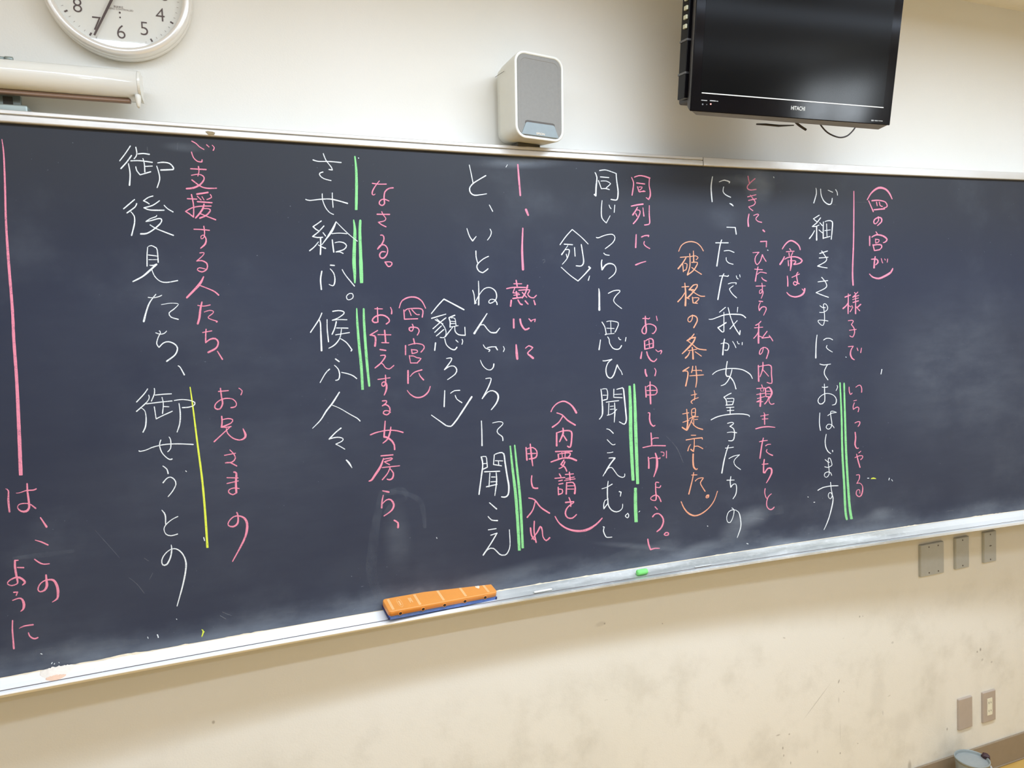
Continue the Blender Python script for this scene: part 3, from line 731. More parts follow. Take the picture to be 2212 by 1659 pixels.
w14-18-14 180,1195 220,1110 290,1062 370,1050 450,1070 515,1130 548,1190
c
w16 205,1285 330,1275 | w18-28 290,1290 240,1370 172,1455 | w14-18 240,1380 250,1500 | w12-20 265,1375 305,1385 290,1470 250,1480 | w16-20 345,1230 350,1330 345,1430 310,1545 | w14 350,1275 430,1262 470,1290 440,1320 | w14-20 400,1190 402,1250 405,1350 | w16-22 375,1360 460,1362 440,1420 390,1490 310,1548 | w14-18 375,1435 430,1480 520,1538
@ 1440 600 240
c
w16 228,138 330,130 | w16-26-30 272,80 285,250 280,415 | w14-22 270,225 230,290 168,358 | w14 300,295 340,318 | w18-24 455,100 400,110 355,160 335,180! 400,180 | w18-26 455,100 455,135 400,210 310,305 | w14-18 370,190 440,240 510,275 568,275 | w18 385,290 395,375 | w14-18 395,300 470,298 480,320 430,370 | w16 395,375 460,382
c
w16-18-14-18-22-22 388,555 380,620 350,660 320,645 325,600 380,565 440,580 458,640 405,745
c
w18-24 410,840 370,890 305,940! 350,920 | w24 345,905 430,890 | w18-34-16 430,890 400,960 330,1040 232,1135 | w14-20 320,945 390,1000 470,1060 590,1078 | w14 320,1090 450,1068 | w20-30 382,1040 392,1120 395,1212 | w14-26 345,1105 320,1160 280,1198 | w14-16 425,1105 470,1135 518,1170
c
w16-28 335,1335 290,1365 245,1395 | w14-22-24 245,1395 310,1395 318,1450 300,1550 285,1615 | w16-20 390,1320 385,1365 372,1415 | w14 390,1385 520,1382! 522,1395 | w16 345,1465 550,1450 | w14-24-14 435,1318 445,1430 450,1530 435,1635
@ 1450 780 240
c
w14 298,510 380,492 | w14-16 342,440 355,500 345,580 | w14-18-12 405,545 340,570 300,600 300,620 318,635
c
w14 170,790 262,772 | w16-28-24 230,720 240,830 245,920 232,1030! 200,1015 165,990 | w12-16 172,915 270,880 | w14 305,730 302,790 315,830 | w14-18 310,720 355,705 362,750 355,830 | w12 315,770 355,765 | w14 315,825 355,820 | w14-18 270,860 330,835 402,830 | w14-22 322,845 290,920 240,1025 | w12-16 335,850 335,960 | w12 350,875 395,870 | w14-20 300,900 340,960 400,1000 470,1020
c
w14 298,1108 365,1108 | w18 222,1178 340,1158 460,1145! 465,1165 | w14-20-24 345,1165 342,1280 330,1350! 295,1320 | w12-18 290,1245 265,1280 248,1340 | w14-18 350,1275 400,1270 470,1308
c
w24-28-26-18 328,1388 325,1480 335,1580 370,1618 390,1608
@ 1450 960 240
c
w14 305,458 385,455 | w14-18-22 335,420 315,530 262,742 | w14-18 358,548 400,510 470,498 475,510 435,570 460,630 505,700
c
w16-18 562,755 540,755 520,780 525,798 555,790 562,760 540,775
c
w16-28-24-16-14 148,855 190,950 260,1030 350,1065 450,1035 560,950 640,840 690,700
> W|tall white column of twelve characters opening with a hook mark, right of the orange note
@ 1440 370 240
c
w16-26-20 685,80 665,220 670,350 680,455 | w14-26-16 785,158 865,132 940,158! 935,175 | w14-18-20 852,232 842,300 880,350 955,388
c
w14-28-14 942,480 970,495 995,518
c
w16-20 898,835 1025,840! 1040,940
c
w18 732,1068 920,1068 | w18-24 822,1025 795,1120 750,1415 | w14-16 858,1190 930,1182 1008,1212 | w12-18 890,1288 892,1330 930,1370 992,1388
c
w14-20 788,1565 850,1560 910,1570 922,1555 | w16-24-24 855,1530 820,1620 765,1915 | w12-16 1040,1560 1050,1595 1070,1608 | w12 1090,1545 1098,1580
@ 1440 600 240
w14 920,92 970,75 1040,75! 1035,98 | w14-18 995,120 955,150 940,175 980,240 1045,300
c
w14-16 880,440 790,515 | w12-18-22-20 632,620 680,620 760,590 860,555 960,545 1100,550 1150,570 1180,598 | w14-24 855,515 855,650 855,800! 830,810 765,745! 820,715 888,670 | w14-20-20 918,445 960,600 1020,740 1090,850! 1098,790 | w14-16 1055,640 1000,700 945,765 | w12 1062,440 1055,515
c
w12-16-20 810,985 870,972 920,990 928,1030 910,1080 870,1080 | w18-28 865,915 850,1000 838,1150 | w12-14 985,950 1010,990 1035,1045 | w12 1055,950 1068,985 1088,985 | w14 1130,965 1128,1002
c
w14-16-18-20-14 685,1445 740,1400 850,1365 980,1355 1120,1370 1220,1420 1260,1460 1280,1505 | w18-22-20 905,1250 890,1350 885,1440 905,1475! 940,1475 1000,1550 1035,1660 | w14-20-12 975,1370 960,1440 920,1530 870,1590 812,1612
@ 1450 780 240
c
w16-20 895,480 850,500 785,540! 820,580 830,660 | w14-18 830,560 870,560 935,560 915,650! 815,658 | w12 840,605 915,605 | w16 825,695 935,688 | w14 835,740 935,735 | w16 880,690 880,790 | w18-20-16 595,878 680,835 800,805 950,790 1080,792 1160,810 1165,828
c
w14-16-18-22-16 840,930 900,915 930,925 920,945 875,975! 930,1010 945,1080 935,1160 905,1190 855,1188 | w12-18 835,1068 900,1060 975,1070
c
w14 808,1300 870,1295 930,1285 | w14-22-24 855,1258 830,1330 790,1480 755,1672
@ 1450 960 240
w14-12-16 862,212 930,175 1020,155! 960,210 935,260 960,320 1035,375
c
w16 830,535 940,532 | w16-22-16-14-20-14 890,480 880,560 890,640! 920,600 960,590 975,640 965,740 922,812
c
w14-14-14-14-14-14-24-12 905,948 938,985 920,1090 880,1165 840,1155 828,1090 860,1005 930,975 1000,1005 1030,1090 1038,1230 985,1392
> P|long pink gloss left of the small bracketed pair, opening near the dusty patch at top
@ 1440 370 240
c
w16-18 1215,72 1225,130 1240,190 | w18-20 1320,110 1250,170 1205,225 1215,265 1260,280 1335,270
c
w18-14 1210,382 1335,350 | w18 1225,435 1340,410 | w14-18-14-16 1250,355 1290,410 1325,460 1300,505 1225,530! 1250,560 1288,588
c
w18-28 1230,640 1215,730 1222,820 | w14-16-14-20 1300,660 1350,640 1375,650 1340,690 1335,720 1370,750 1418,762
c
w26 1440,878 1462,900
c
w20-18 1402,1050 1492,1045! 1488,1130
c
w14-16-18-16 1288,1215 1380,1210! 1330,1270 1320,1340 1350,1395 1400,1340 1430,1245! 1450,1290 1485,1345
c
w16 1315,1462 1430,1470 | w16-22 1365,1428 1345,1520 1325,1640 | w12-18 1355,1540 1400,1505 1490,1522 | w14-20 1420,1585 1440,1615 1490,1640
@ 1440 600 240
c
w14 1335,125 1475,122 | w14-16-14-12-18-12 1422,80 1430,150 1420,220 1390,235 1388,195 1420,175 1440,210 1435,250 1412,308
c
w18 1380,350 1435,355 | w12-18-20-16-20-12 1400,370 1375,430 1385,490! 1420,440 1470,435 1488,470 1448,560
c
w16-20 1408,650 1375,685 1330,710 | w14 1312,748 1435,738 | w18-26-30 1378,700 1372,820 1372,975 | w16 1368,810 1340,860 1300,905 | w14 1380,870 1430,890 | w18 1500,800 1455,860 1425,902! 1550,885 | w14-18 1530,860 1560,900 1585,942
c
w16-16-18-18-14-22-20 1445,1038 1430,1110 1395,1145 1385,1120 1410,1060 1470,1040 1522,1090 1490,1205
c
w20-26 1370,1310 1375,1545 | w14-20-16 1375,1330 1450,1312 1555,1312 1565,1440 1570,1575 1500,1562 | w16-24-14 1438,1262 1435,1360 1395,1480 | w14 1435,1370 1480,1420 1522,1470
@ 1450 780 240
c
w16 1350,355 1362,390 | w14 1275,410 1400,400 | w12 1330,420 1345,455 | w12 1385,410 1370,455 | w14 1275,500 1400,478 | w14 1285,560 1395,530 | w22-30 1330,480 1335,580 1328,675 | w14 1330,580 1275,610! 1370,605 | w20 1405,410 1412,520 | w14-34-24 1415,410 1460,390 1495,440 1500,490 1470,550 | w12 1420,450 1480,450 | w12 1420,490 1480,490 | w18 1415,530 1480,535 | w18 1455,540 1430,600 1395,640 | w14-18 1465,545 1460,600 1490,645 1535,635
c
w12-16 1382,768 1398,798 | w12 1335,822 1450,800 | w14 1358,868 1445,860 | w24-18 1392,805 1395,945 | w20-22-14 1262,1012 1350,988 1450,980 1548,990
c
w16 1318,1205 1370,1192 1435,1185 | w18-22-24 1375,1150 1350,1270 1325,1450 | w20-12 1410,1265 1440,1245 1485,1242 | w14-22 1430,1320 1420,1350 1460,1385 1512,1408
@ 1450 960 240
c
w16 1355,298 1445,290 | w20-30 1390,225 1380,300 1378,420! 1400,420 | w22-30-30-12 1400,420 1440,360 1490,360 1500,420 1460,510 1420,575
c
w18-14-16 1402,660 1395,720 1410,780 1425,805 | w14-16-18-24-14 1495,738 1450,780 1425,860 1430,930 1470,972 1510,965 1538,935
> P|tiny pink bracketed note of two characters, left of the rightmost tall white column
@ 1670 390 270
c
w16-24-18 122,908 160,850 210,805 260,802 320,840 350,880 360,918
c
w14 220,905 240,935 | w14 175,945 280,938 | w14 210,960 215,1000 | w14 260,955 240,1000 | w16-28 150,1010 130,1055 92,1112 | w12-20-24-16 155,1045 200,1020 290,1012 350,1030 385,1065 350,1100 275,1115 | w14-18 200,1060 205,1130 | w14-20 225,1065 290,1065 300,1085 275,1110 | w18-28-14 240,1010 240,1110 228,1195
c
w14-20 188,1268 195,1330 195,1402 | w14 250,1285 350,1240 | w14-18-18-16-18 330,1218 310,1250 318,1310 325,1360 295,1390 270,1370 285,1340 345,1370
c
w14-22-28-24 182,1485 220,1525 290,1545 370,1525 410,1485 420,1435 | w14 385,1440 405,1460
> W|rightmost tall white column of eleven characters beside the long green pair at right
@ 1670 390 270
c
w12-18 568,100 575,170 540,298 | w14-16-22-14 630,112 640,200 680,280 740,318 775,300 785,235 | w12-16 730,128 790,155 | w14 830,120 850,155 855,195
c
w14 612,460 580,480 535,508! 560,530 580,545 | w16-14 630,495 580,560 520,610! 570,608 610,590 | w14 620,560 655,600 | w18-22 578,615 578,790 | w12-22 550,665 520,720 482,770 | w14 608,655 655,695 | w14-18 668,550 665,660 665,770 | w12-20-16 690,545 730,532 785,545 785,640 772,780 | w12 710,575 715,740 | w12 685,665 760,655 | w14 668,765 755,742
c
w16 618,968 722,935 | w14 612,1028 730,1018 | w14-14-16-14 645,935 690,1000 712,1040 690,1080 590,1135! 650,1150 718,1160
c
w14 595,1345 725,1328 | w14-16-14-16 645,1285 690,1340 712,1390 690,1430 570,1488! 650,1520 735,1550
@ 1670 620 230
c
w14-16-16-20-14 730,290 770,320 815,320 | w14 725,395 780,395 840,360 850,310 820,265 790,265 785,300 800,420 800,530 775,600 730,575 700,535 720,515 800,520 855,530
c
w14-20-26 685,748 670,880 665,1105 | w16 785,828 830,800 890,802 928,825 | w14-16 840,910 830,940 860,975 922,1012
c
w18-14 730,1200 790,1215 895,1200 | w14-20-16 845,1215 805,1290 800,1360 855,1448
@ 1700 780 230
c
w14-18 548,405 590,412 635,402 | w14-18-20-14-14-14-20-14 582,355 585,450 585,630 515,670 482,620 510,560 580,512 650,505 730,535 770,600 755,670 705,685 | w12 780,380 790,405 765,460
c
w14-20 512,808 505,960 522,1080 | w14-12-14-16-14-14 635,850 690,815 770,800! 720,782 680,790 685,870 700,980 680,1040 640,1062 610,1030 640,985 700,995 735,1040
c
w14-20-16 612,1140 595,1240 605,1340 640,1410 680,1440 | w16 705,1390 715,1398
@ 1730 930 230
c
w14-16 378,452 420,490 445,495 | w14 372,565 420,575 465,555 485,530 460,440 432,428! 425,480 435,580 440,680 400,730 365,705 380,660 430,645 465,660 480,700
c
w18 265,932 340,890 460,865 580,860 | w14-16-14-14-16-24-20-12 462,805 475,920 490,1010 460,1065 428,1030 435,980 470,970 500,1040 495,1130 450,1320 400,1460 360,1545
> G|long pair of green lines at right, between a white column and a pink gloss
@ 1700 780 230
c
w22-32-36-34 826,340 850,850 862,1400 890,1900 910,2320 932,2465
c
w24-34-38-44 890,345 905,900 925,1500 970,2200 1005,2458
> P|vertical pink line with a three-character pink gloss under it at the top right
@ 1670 390 270
c
w14-20-24 1072,140 1072,400 1068,800 1055,1200 1062,1388
@ 1670 620 230
c
w22 1120,158 1205,125 | w14-24-18 1172,105 1170,280 1168,415 | w20-26 1165,250 1140,290 1090,335 | w14 1175,290 1215,310 | w16 1268,85 1285,105 | w16 1320,80 1240,160 | w16 1240,160 1335,130 | w14 1240,195 1330,170 | w20 1245,240 1330,215 | w14-24 1285,120 1285,270 1285,415 | w14-18 1225,290 1240,320 1200,385 | w24 1365,270 1310,320 | w18 1295,310 1350,370
c
w14-16-16-18-20-14 1172,525 1230,518 1250,535 1220,585! 1260,640 1270,710 1240,780 1195,760 | w14 1188,675 1295,660
c
w14-18-28-18 1172,930 1250,922! 1215,980 1205,1050 1230,1110 1265,1132 | w16 1308,950 1322,990 | w12-20 1378,950 1365,1022
> P|small curly pink gloss of six characters right of the long green pair at right
@ 1700 780 230
c
w14-20-14 968,405 970,470 990,520 1015,498 | w12-16-20 1072,408 1110,380 1145,380 1165,430 1162,485
c
w12 1040,620 1085,610 | w14-18-16 1050,650 1030,710 1035,752! 1080,720 1110,720 1120,745 1108,790
c
w14-20-16 1058,965 1100,945 1135,948 1130,985 1108,1018
c
w20-28-24-16 1062,1110 1070,1200 1060,1300 1085,1358 1115,1355
c
w14 1150,1405 1118,1432 | w14-18 1058,1505 1130,1475 1178,1478 1175,1510 1148,1535 | w14-24-22 1085,1450 1110,1560 1138,1655
@ 1730 930 230
c
w14-18-14-14-24-20-14-14 865,695 905,688 915,715 905,765 870,825! 920,820 960,865 962,940 940,1010 900,1030 862,990 875,930 915,925 920,980
> P|pink bracketed note of four characters, furthest to the right on the board
@ 1670 390 270
c
w14-26-34-26-14 1250,255 1300,170 1370,110 1430,95 1500,120 1550,180 1580,245
c
w14-18 1268,268 1330,412 | w22-18-16-16 1312,268 1400,262 1490,285 1515,340 1490,358 1470,362 | w14 1372,285 1382,335 | w14-16 1410,285 1420,330 1450,345 | w20-24 1340,388 1478,375
c
w14-16-18-20-24-14 1395,480 1400,530 1360,575 1338,560 1345,520 1395,490 1435,500 1440,545 1385,598
c
w14 1365,680 1385,710 | w20 1282,740 1282,862 | w14-26-22-14 1310,752 1370,720 1460,735 1512,780 1490,815 1462,825 | w14 1358,775 1362,830 | w14 1365,780 1405,785 1400,815 1365,828 | w16-18 1325,850 1345,930! 1415,918 | w20-20-16 1325,860 1380,850 1435,855 1440,890 1410,918
c
w16-22-24-12 1305,1045 1375,1045 1392,1085 1360,1120 | w18-26 1355,1010 1345,1080 1340,1158 | w12 1435,1035 1448,1080 1455,1095 | w12 1480,1040 1490,1055 | w12 1520,1040 1515,1085
c
w14-24-30-34-18 1280,1240 1320,1280 1400,1300 1480,1270 1560,1220 1588,1168
'''
write(STROKES, 1.0)
# stray marks, specks and wiped smears
def marks(name, col, data, label, kind='stuff'):
    m = MB()
    for w, *pts in data: stroke(m, [(a, b, False) for a, b in pts], [float(x)*(.8 if col == 'W' else 1) for x in (w if isinstance(w, tuple) else (w,))])
    tag(m.build(name, m_chalk[col], board, fixn=False), label, kind=kind)
marks('chalk_speck', 'W', [(2.2, (1905, 798), (1903, 808)), (1.6, (1096, 356), (1093, 361)), (2, (943, 1161), (944, 1163)), (2, (401, 1017), (403, 1019)), (2.5, (440, 1161), (442, 1168)), (2.2, (88, 1412), (91, 1413)), (2, (113, 1431), (111, 1434)),
    (2, (118, 1433), (117, 1435)), (2, (127, 1431), (128, 1432)), (3, (340, 1371), (342, 1377)), (2, (319, 1376), (320, 1379)), (2, (381, 1337), (382, 1338)), (2, (1874, 1033), (1877, 1033)), (2, (1921, 1033), (1920, 1037)), (1.8, (1926, 1036), (1928, 1039)),
    (2, (1827, 771), (1828, 772)), (2, (1798, 975), (1799, 976)), (2, (1758, 1085), (1760, 1085)), (2, (1745, 1073), (1746, 1074)), (2, (774, 341), (775, 342)), (1.8, (1671, 382), (1672, 384)), (2, (1658, 540), (1659, 541)), (2, (1528, 1136), (1529, 1137)), (2.4, (882, 1295), (884, 1297)), (1.8, (218, 1429), (215, 1430)), (1.8, (1380, 1106), (1382, 1104)), (2, (1613, 1174), (1616, 1175))], 'scattered white chalk specks')
marks('yellow_fleck', 'Y', [((2, 3.2, 2.4), (438, 1361), (439, 1366), (436, 1375)), ((1.6, 2.4), (436, 1360), (441, 1365)), ((1.6, 3, 1.4), (1882, 1034), (1887, 1033), (1892, 1034))], 'small yellow chalk flecks near the bottom edge')
marks('faint_scratch', 'F', [(1.4, (384, 307), (383, 323)), (1.2, (318, 318), (319, 329)), (1.6, (256, 393), (259, 401)), (1.4, (279, 1248), (296, 1262), (312, 1282)), (1.6, (330, 1238), (326, 1246), (322, 1252)), (1.6, (312, 1206), (321, 1212)), (1.6, (476, 1330), (488, 1337)),
    (1.4, (1172, 562), (1176, 560), (1177, 565), (1173, 568)), (1.2, (1041, 356), (1042, 359)), (1.2, (1876, 437), (1849, 437)), (1.2, (1173, 618), (1174, 622)), (1.2, (205, 1145), (245, 1190), (258, 1205)), (1.4, (1800, 442), (1806, 443)), (1.3, (1440, 943), (1462, 968), (1476, 1000)),
    (1.4, (1620, 1118), (1650, 1122)), (1.4, (1440, 1200), (1455, 1196)), (1.5, (2040, 1105), (2060, 1102)), (1.4, (480, 1322), (500, 1330))], 'faint grey scratches of chalk')
marks('wiped_smear', 'S', [((14, 20, 24, 20), (826, 1062), (812, 1130), (806, 1180), (803, 1240), (822, 1300)), ((10, 16, 8), (830, 1066), (868, 1060), (880, 1072)), ((8, 14, 10), (878, 1075), (850, 1090), (832, 1110)), ((14, 26, 18), (1300, 1215), (1380, 1190), (1450, 1172)),
    ((10, 24, 12), (1560, 1168), (1600, 1160), (1640, 1150)), ((16, 30, 20), (1640, 1108), (1690, 1100)), ((10, 20, 10), (60, 1412), (180, 1398), (300, 1385)), ((8, 16, 8), (1800, 1140), (1890, 1122)), ((6, 11, 7), (28, 1206), (90, 1199), (160, 1190)), ((12, 26, 16), (1590, 380), (1640, 395), (1690, 385)), ((6, 12, 6), (845, 1060), (905, 1080), (918, 1140))], 'pale wiped smears of chalk dust')
# ------------------------------------------------------------------ things in the tray
def tray_pt(px, py, out, dz=0.0):
    """point of the tray floor seen at a pixel column: solve x on the board arc, then place at 'out'"""
    x = on_board(px, py).x
    for _ in range(4):
        q = Vector(bp(x, out, ZB-dV(x)*tfl(out)+dz)); d = q-CP
        u = W/2+FOC*d.dot(RT)/d.dot(FW); x += (px-u)/700.0
    return x, Vector(bp(x, out, ZB-dV(x)*tfl(out)+dz))
# eraser
eu = Vector((math.cos(.1091)*math.cos(-.0249), math.sin(.1091)*math.cos(-.0249), math.sin(-.0249)))
en = Vector((-math.sin(.1091), math.cos(.1091), 0)); ew = (en*math.cos(.2283)+Vector((0, 0, 1))*math.sin(.2283)); eh = eu.cross(ew).normalized(); ew = eh.cross(eu).normalized()
EM = Matrix((eu, ew, eh)).transposed().to_4x4(); EM.translation = Vector((.2796, -.1255, 1.0147))
er = tag(empty('blackboard_eraser', mx=EM), 'long orange blackboard eraser with a blue felt base lying in the chalk tray', 'eraser')
L, EW = .299, .0615
m_org = plain('orange_plastic', (234, 152, 70), .42, var=.03, bstr=.05); m_blue = plain('blue_felt', (98, 126, 192), .95, var=.15, scale=300, bstr=.6); m_dark = plain('dark_socket', (38, 28, 24), .6); m_prt = plain('pale_print', (250, 208, 150), .5); m_wht = plain('white_print', (250, 228, 200), .5)
def slab(x0, x1, y0, y1, z0, z1, r, ins=.002, n=6):
    rr = []
    for z, i in ((z0, 0), (z1-ins*1.2, 0), (z1-ins*.5, ins*.25), (z1, ins)):
        rr.append([(a, b_, z) for a, b_ in [(x0+(x1-x0)/2+p, y0+(y1-y0)/2+q) for p, q in rrect(x1-x0-2*i, y1-y0-2*i, r-i*.5, n)]])
    return rr
m = MB(); m.rings(slab(.0015, L-.0015, .0015, EW-.0015, 0, .0115, .003, .0008), smooth=False); m.rings(slab(.006, L-.006, .010, EW-.004, -.0065, .001, .003, .0008), smooth=False); m.build('felt_pad', m_blue, er)
m = MB(); m.rings(slab(0, L, 0, EW, .0105, .024, .009, .0018), smooth=True); m.build('grip_body', m_org, er)
m = MB()
for xx in (.0, L-.004): m.box(xx, xx+.004, .0005, EW-.0005, .001, .0072)
m.build('binding_edge', plain('navy_binding', (40, 48, 96), .8), er)
for i, xx in enumerate((.030, .090, .148, .205, .263)):
    m = MB(); m.cyl((xx, -.0006, .0132), (0, 1, 0), .0042, .006, 18); m.build('side_socket', m_dark, er)
    m = MB(); n = 20; rr = []
    for q in range(n): a = 2*math.pi*q/n; rr.append([(xx+math.cos(a)*rad, yy, .0135+math.sin(a)*rad) for rad, yy in ((.0040, -.0008), (.0052, -.0004), (.0052, .0008), (.0040, .0008))])
    rr.append(rr[0]); m.rings(rr, cap0=False, cap1=False); m.build('socket_rim', m_org, er)
for xx in (.0125, .083, .147, .209, .2745):
    for k in range(3):
        m = MB(); m.box(xx+k*.0022-.0006-.0022+.001, xx+k*.0022+.0006-.0022+.001, .006, EW-.006, .0238, .0242); m.build('printed_stripe', m_prt, er)
m = MB(); n = 28; pts = []                            # heart
for q in range(n):
    a = 2*math.pi*q/n; hx = 16*math.sin(a)**3; hy = 13*math.cos(a)-5*math.cos(2*a)-2*math.cos(3*a)-math.cos(4*a); pts.append((.257+hx*.00038, .038+hy*.00052))
m.rings([[(a, b_, .0238) for a, b_ in pts], [(a, b_, .0242) for a, b_ in pts]], smooth=False); m.build('printed_heart', m_wht, er)
m = MB(); n = 30
for ra, rb in ((.0058, .020),):
    rr = []
    for q in range(n+1): a = 2*math.pi*q/n; rr.append([(.0375+math.cos(a)*(ra-s), .031+math.sin(a)*(rb-s), z) for s, z in ((0, .0238), (0, .0242), (.0006, .0242), (.0006, .0238))])
    m.rings(rr, cap0=False, cap1=False)
for k in range(6): m.box(.0355, .0395-.0008*(k % 2), .020+k*.0036, .022+k*.0036, .0238, .0242)
m.build('oval_emblem', m_prt, er)
m = MB()
for k, (a, l) in enumerate(((.063, .022), (.066, .017), (.069, .022))):
    m.box(a, a+.0014, .045-l, .045, .0238, .0242)
m.build('small_print', m_prt, er)
# chalk stubs
def stub(px, py, out, length, rad, colr, label, rot=0.0, squash=1.0, nm='chalk_stick'):
    x, q = tray_pt(px, py, out, rad*squash+.0005); th = math.atan(bslope(x))+rot; ax = Vector((math.cos(th), math.sin(th), 0))
    root = MB(); rr = []
    for k, (t_, s_) in enumerate(((-.5, .55), (-.46, .85), (-.38, 1), (0, 1.0), (.36, .97), (.46, .8), (.5, .45))):
        c = ax*(t_*length); rr.append([(c.x+math.sin(a)*rad*s_*-math.sin(th), c.y+math.sin(a)*rad*s_*math.cos(th), math.cos(a)*rad*s_*squash) for a in [2*math.pi*j/14 for j in range(14)]])
    root.rings(rr); o = root.build(nm, colr, None); o.location = q; return tag(o, label, 'chalk')
def solid_chalk(name, rgb): return plain(name, rgb, .95, var=.06, scale=200, bstr=.4)
stub(1387, 1246, .031, .036, .0085, solid_chalk('green_chalk_stick', (132, 226, 124)), 'short green chalk stub lying in the tray right of the eraser', .05)
stub(1173, 1280, .034, .055, .0040, solid_chalk('white_chalk_stick', (238, 238, 230)), 'thin worn white chalk piece in the tray just right of the eraser', .04, .7)
stub(1519, 1224, .036, .060, .0022, solid_chalk('grey_chalk_sliver', (216, 214, 206)), 'very thin pale chalk sliver in the tray right of the green stub', .02, .7, 'chalk_sliver')
m = MB(); rnd = random.Random(5)
for k in range(95):
    px = rnd.uniform(1080, 2200) if k > 40 else rnd.uniform(20, 700); x = on_board(px, 1200).x+rnd.uniform(-.01, .01); o_ = rnd.choice((rnd.uniform(.012, .038), rnd.uniform(.034, .040))); s = rnd.uniform(.0004, .0012)
    q = bp(x, o_, ZB-dV(x)*tfl(o_)+s*.3); a = rnd.random()*3
    vs = [(q[0]+s*math.cos(a+j*2.1)*rnd.uniform(.8, 2), q[1]+s*math.sin(a+j*2.1), q[2]-s*.4) for j in range(3)]+[(q[0], q[1], q[2]+s*.6)]
    m.add(vs, [(0, 1, 3), (1, 2, 3), (2, 0, 3), (0, 2, 1)])
o = m.build('chalk_crumbs', solid_chalk('chalk_crumb', (225, 222, 212))); tag(o, 'tiny chalk crumbs scattered along the chalk tray', 'chalk crumbs', kind='stuff')
def pile(px0, px1, py, o0, o1, hgt, mat, nm, label, seed):
    rnd = random.Random(seed); xa, _ = tray_pt(px0, py, .02); xb, _ = tray_pt(px1, py, .02); m = MB(); n1, n2 = 26, 10; vs = []
    for i in range(n1+1):
        for j in range(n2+1):
            u, v = i/n1, j/n2; x = xa+(xb-xa)*u; e = math.sin(math.pi*u)**.5; o_ = o0+(o1-o0)*(v*e*(.9+.1*rnd.random())); 
            hh = hgt*math.sin(math.pi*u)**.7*(1-v)**.8*(1+.35*rnd.uniform(-1, 1))+.0004
            q = bp(x, o_, ZB-dV(x)*tfl(o_)); vs.append((q[0], q[1], q[2]+hh-(0.0015 if v > .98 or u in (0, 1) else 0)))
    m.add(vs, [(i*(n2+1)+j, (i+1)*(n2+1)+j, (i+1)*(n2+1)+j+1, i*(n2+1)+j+1) for i in range(n1) for j in range(n2)], True)
    tag(m.build(nm, mat, None, fixn=False), label, 'chalk dust', kind='stuff')
pile(82, 162, 1440, .0035, .034, .005, solid_chalk('cream_chalk_dust', (246, 233, 216)), 'cream_dust_heap', 'low heap of cream chalk dust in the tray near its left end', 2)
pile(100, 146, 1455, .026, .039, .0030, solid_chalk('orange_chalk_dust', (242, 202, 172)), 'orange_dust_heap', 'small orange dust patch at the front of the cream heap in the tray', 4)
# ------------------------------------------------------------------ wall clock
CX, CZ = -.2378, 2.523
clk = tag(empty('wall_clock', (CX, -.001, CZ)), 'round white wall clock with a thick silver-white rim, cut off by the top edge', 'clock')
m_rim = plain('silver_white_rim', (236, 232, 224), .28, .30, var=.01, bstr=0, rvar=0); m_face = plain('clock_face', (232, 231, 222), .6, var=.01, bstr=0); m_ink = plain('dark_brown_ink', (74, 58, 58), .5); m_grey = plain('grey_ink', (150, 140, 136), .6)
m = MB(); rr = []; prof = [(.148, 0), (.1512, -.004), (.1522, -.012), (.1515, -.020), (.1508, -.021), (.1520, -.024), (.1515, -.032), (.1495, -.040), (.1430, -.0445), (.1370, -.0440), (.1335, -.0410), (.1325, -.0370), (.1320, -.026), (.100, -.024), (.0, -.024)][:13]
for k in range(97): a = 2*math.pi*k/96; rr.append([(r*math.sin(a), y, r*math.cos(a)) for r, y in prof])
m.rings(rr, closed=False, cap0=False, cap1=False, smooth=True); m.build('rim', m_rim, clk)
m = MB(); m.cyl((0, -.001, 0), (0, -1, 0), .134, .0265, 96); m.build('dial', m_face, clk)
FY = -.0278
nf = {}
for hnum in range(1, 13):
    a = math.radians(hnum*30); o = link('numeral', text_mesh(str(hnum), .0445, 'numeral', .0002, sx=.94, off=-.00055), m_ink, clk); o.location = (math.sin(a)*.0955, FY-.0003, math.cos(a)*.0955)
m = MB()
for k in range(60):
    a = math.radians(k*6); ca, sa = math.cos(a), math.sin(a); big = k % 5 == 0
    w, r0, r1 = (.0017, .1185, .1255) if big else (.0004, .1205, .1245)
    if not big:
        m.add([(sa*r+ca*s*w, FY-.0003, ca*r-sa*s*w) for r, s in ((r0, -1), (r0, 1), (r1, 1), (r1, -1))], [(0, 1, 2, 3)])
    else:
        b = MB(); b.add([(sa*r+ca*s*w, yy, ca*r-sa*s*w) for yy in (FY-.0004, FY+.0003) for r, s in ((r0, -1), (r0, 1), (r1, 1), (r1, -1))], [(0, 1, 2, 3), (0, 4, 5, 1), (1, 5, 6, 2), (2, 6, 7, 3), (3, 7, 4, 0)]); b.build('hour_mark', m_ink, clk)
m.build('minute_marks', m_grey, clk)
def hand(ang, l0, l1, w0, w1, y, nm):
    m = MB(); a = math.radians(ang); ca, sa = math.cos(a), math.sin(a)
    m.add([(sa*r+ca*s*w, yy, ca*r-sa*s*w) for yy in (y, y+.0012) for r, w in ((l0, w0), (l1, w1)) for s in (-1, 1)], [(0, 1, 3, 2), (4, 6, 7, 5), (0, 2, 6, 4), (1, 5, 7, 3), (0, 4, 5, 1), (2, 3, 7, 6)])
    m.build(nm, m_ink, clk)
hp = on_plane(203.8, 76, -.036)
ang = math.degrees(math.atan2(hp.x-CX, hp.z-CZ)); hl = math.hypot(hp.x-CX, hp.z-CZ)
hand(ang, -.02, hl, .0030, .0019, -.0360, 'minute_hand'); hand(ang/12+360/12*12-0, -.02, .075, .0040, .0028, -.0335, 'hour_hand')
m = MB(); m.cyl((0, -.027, 0), (0, -1, 0), .006, .011, 20); m.build('hand_boss', m_ink, clk)
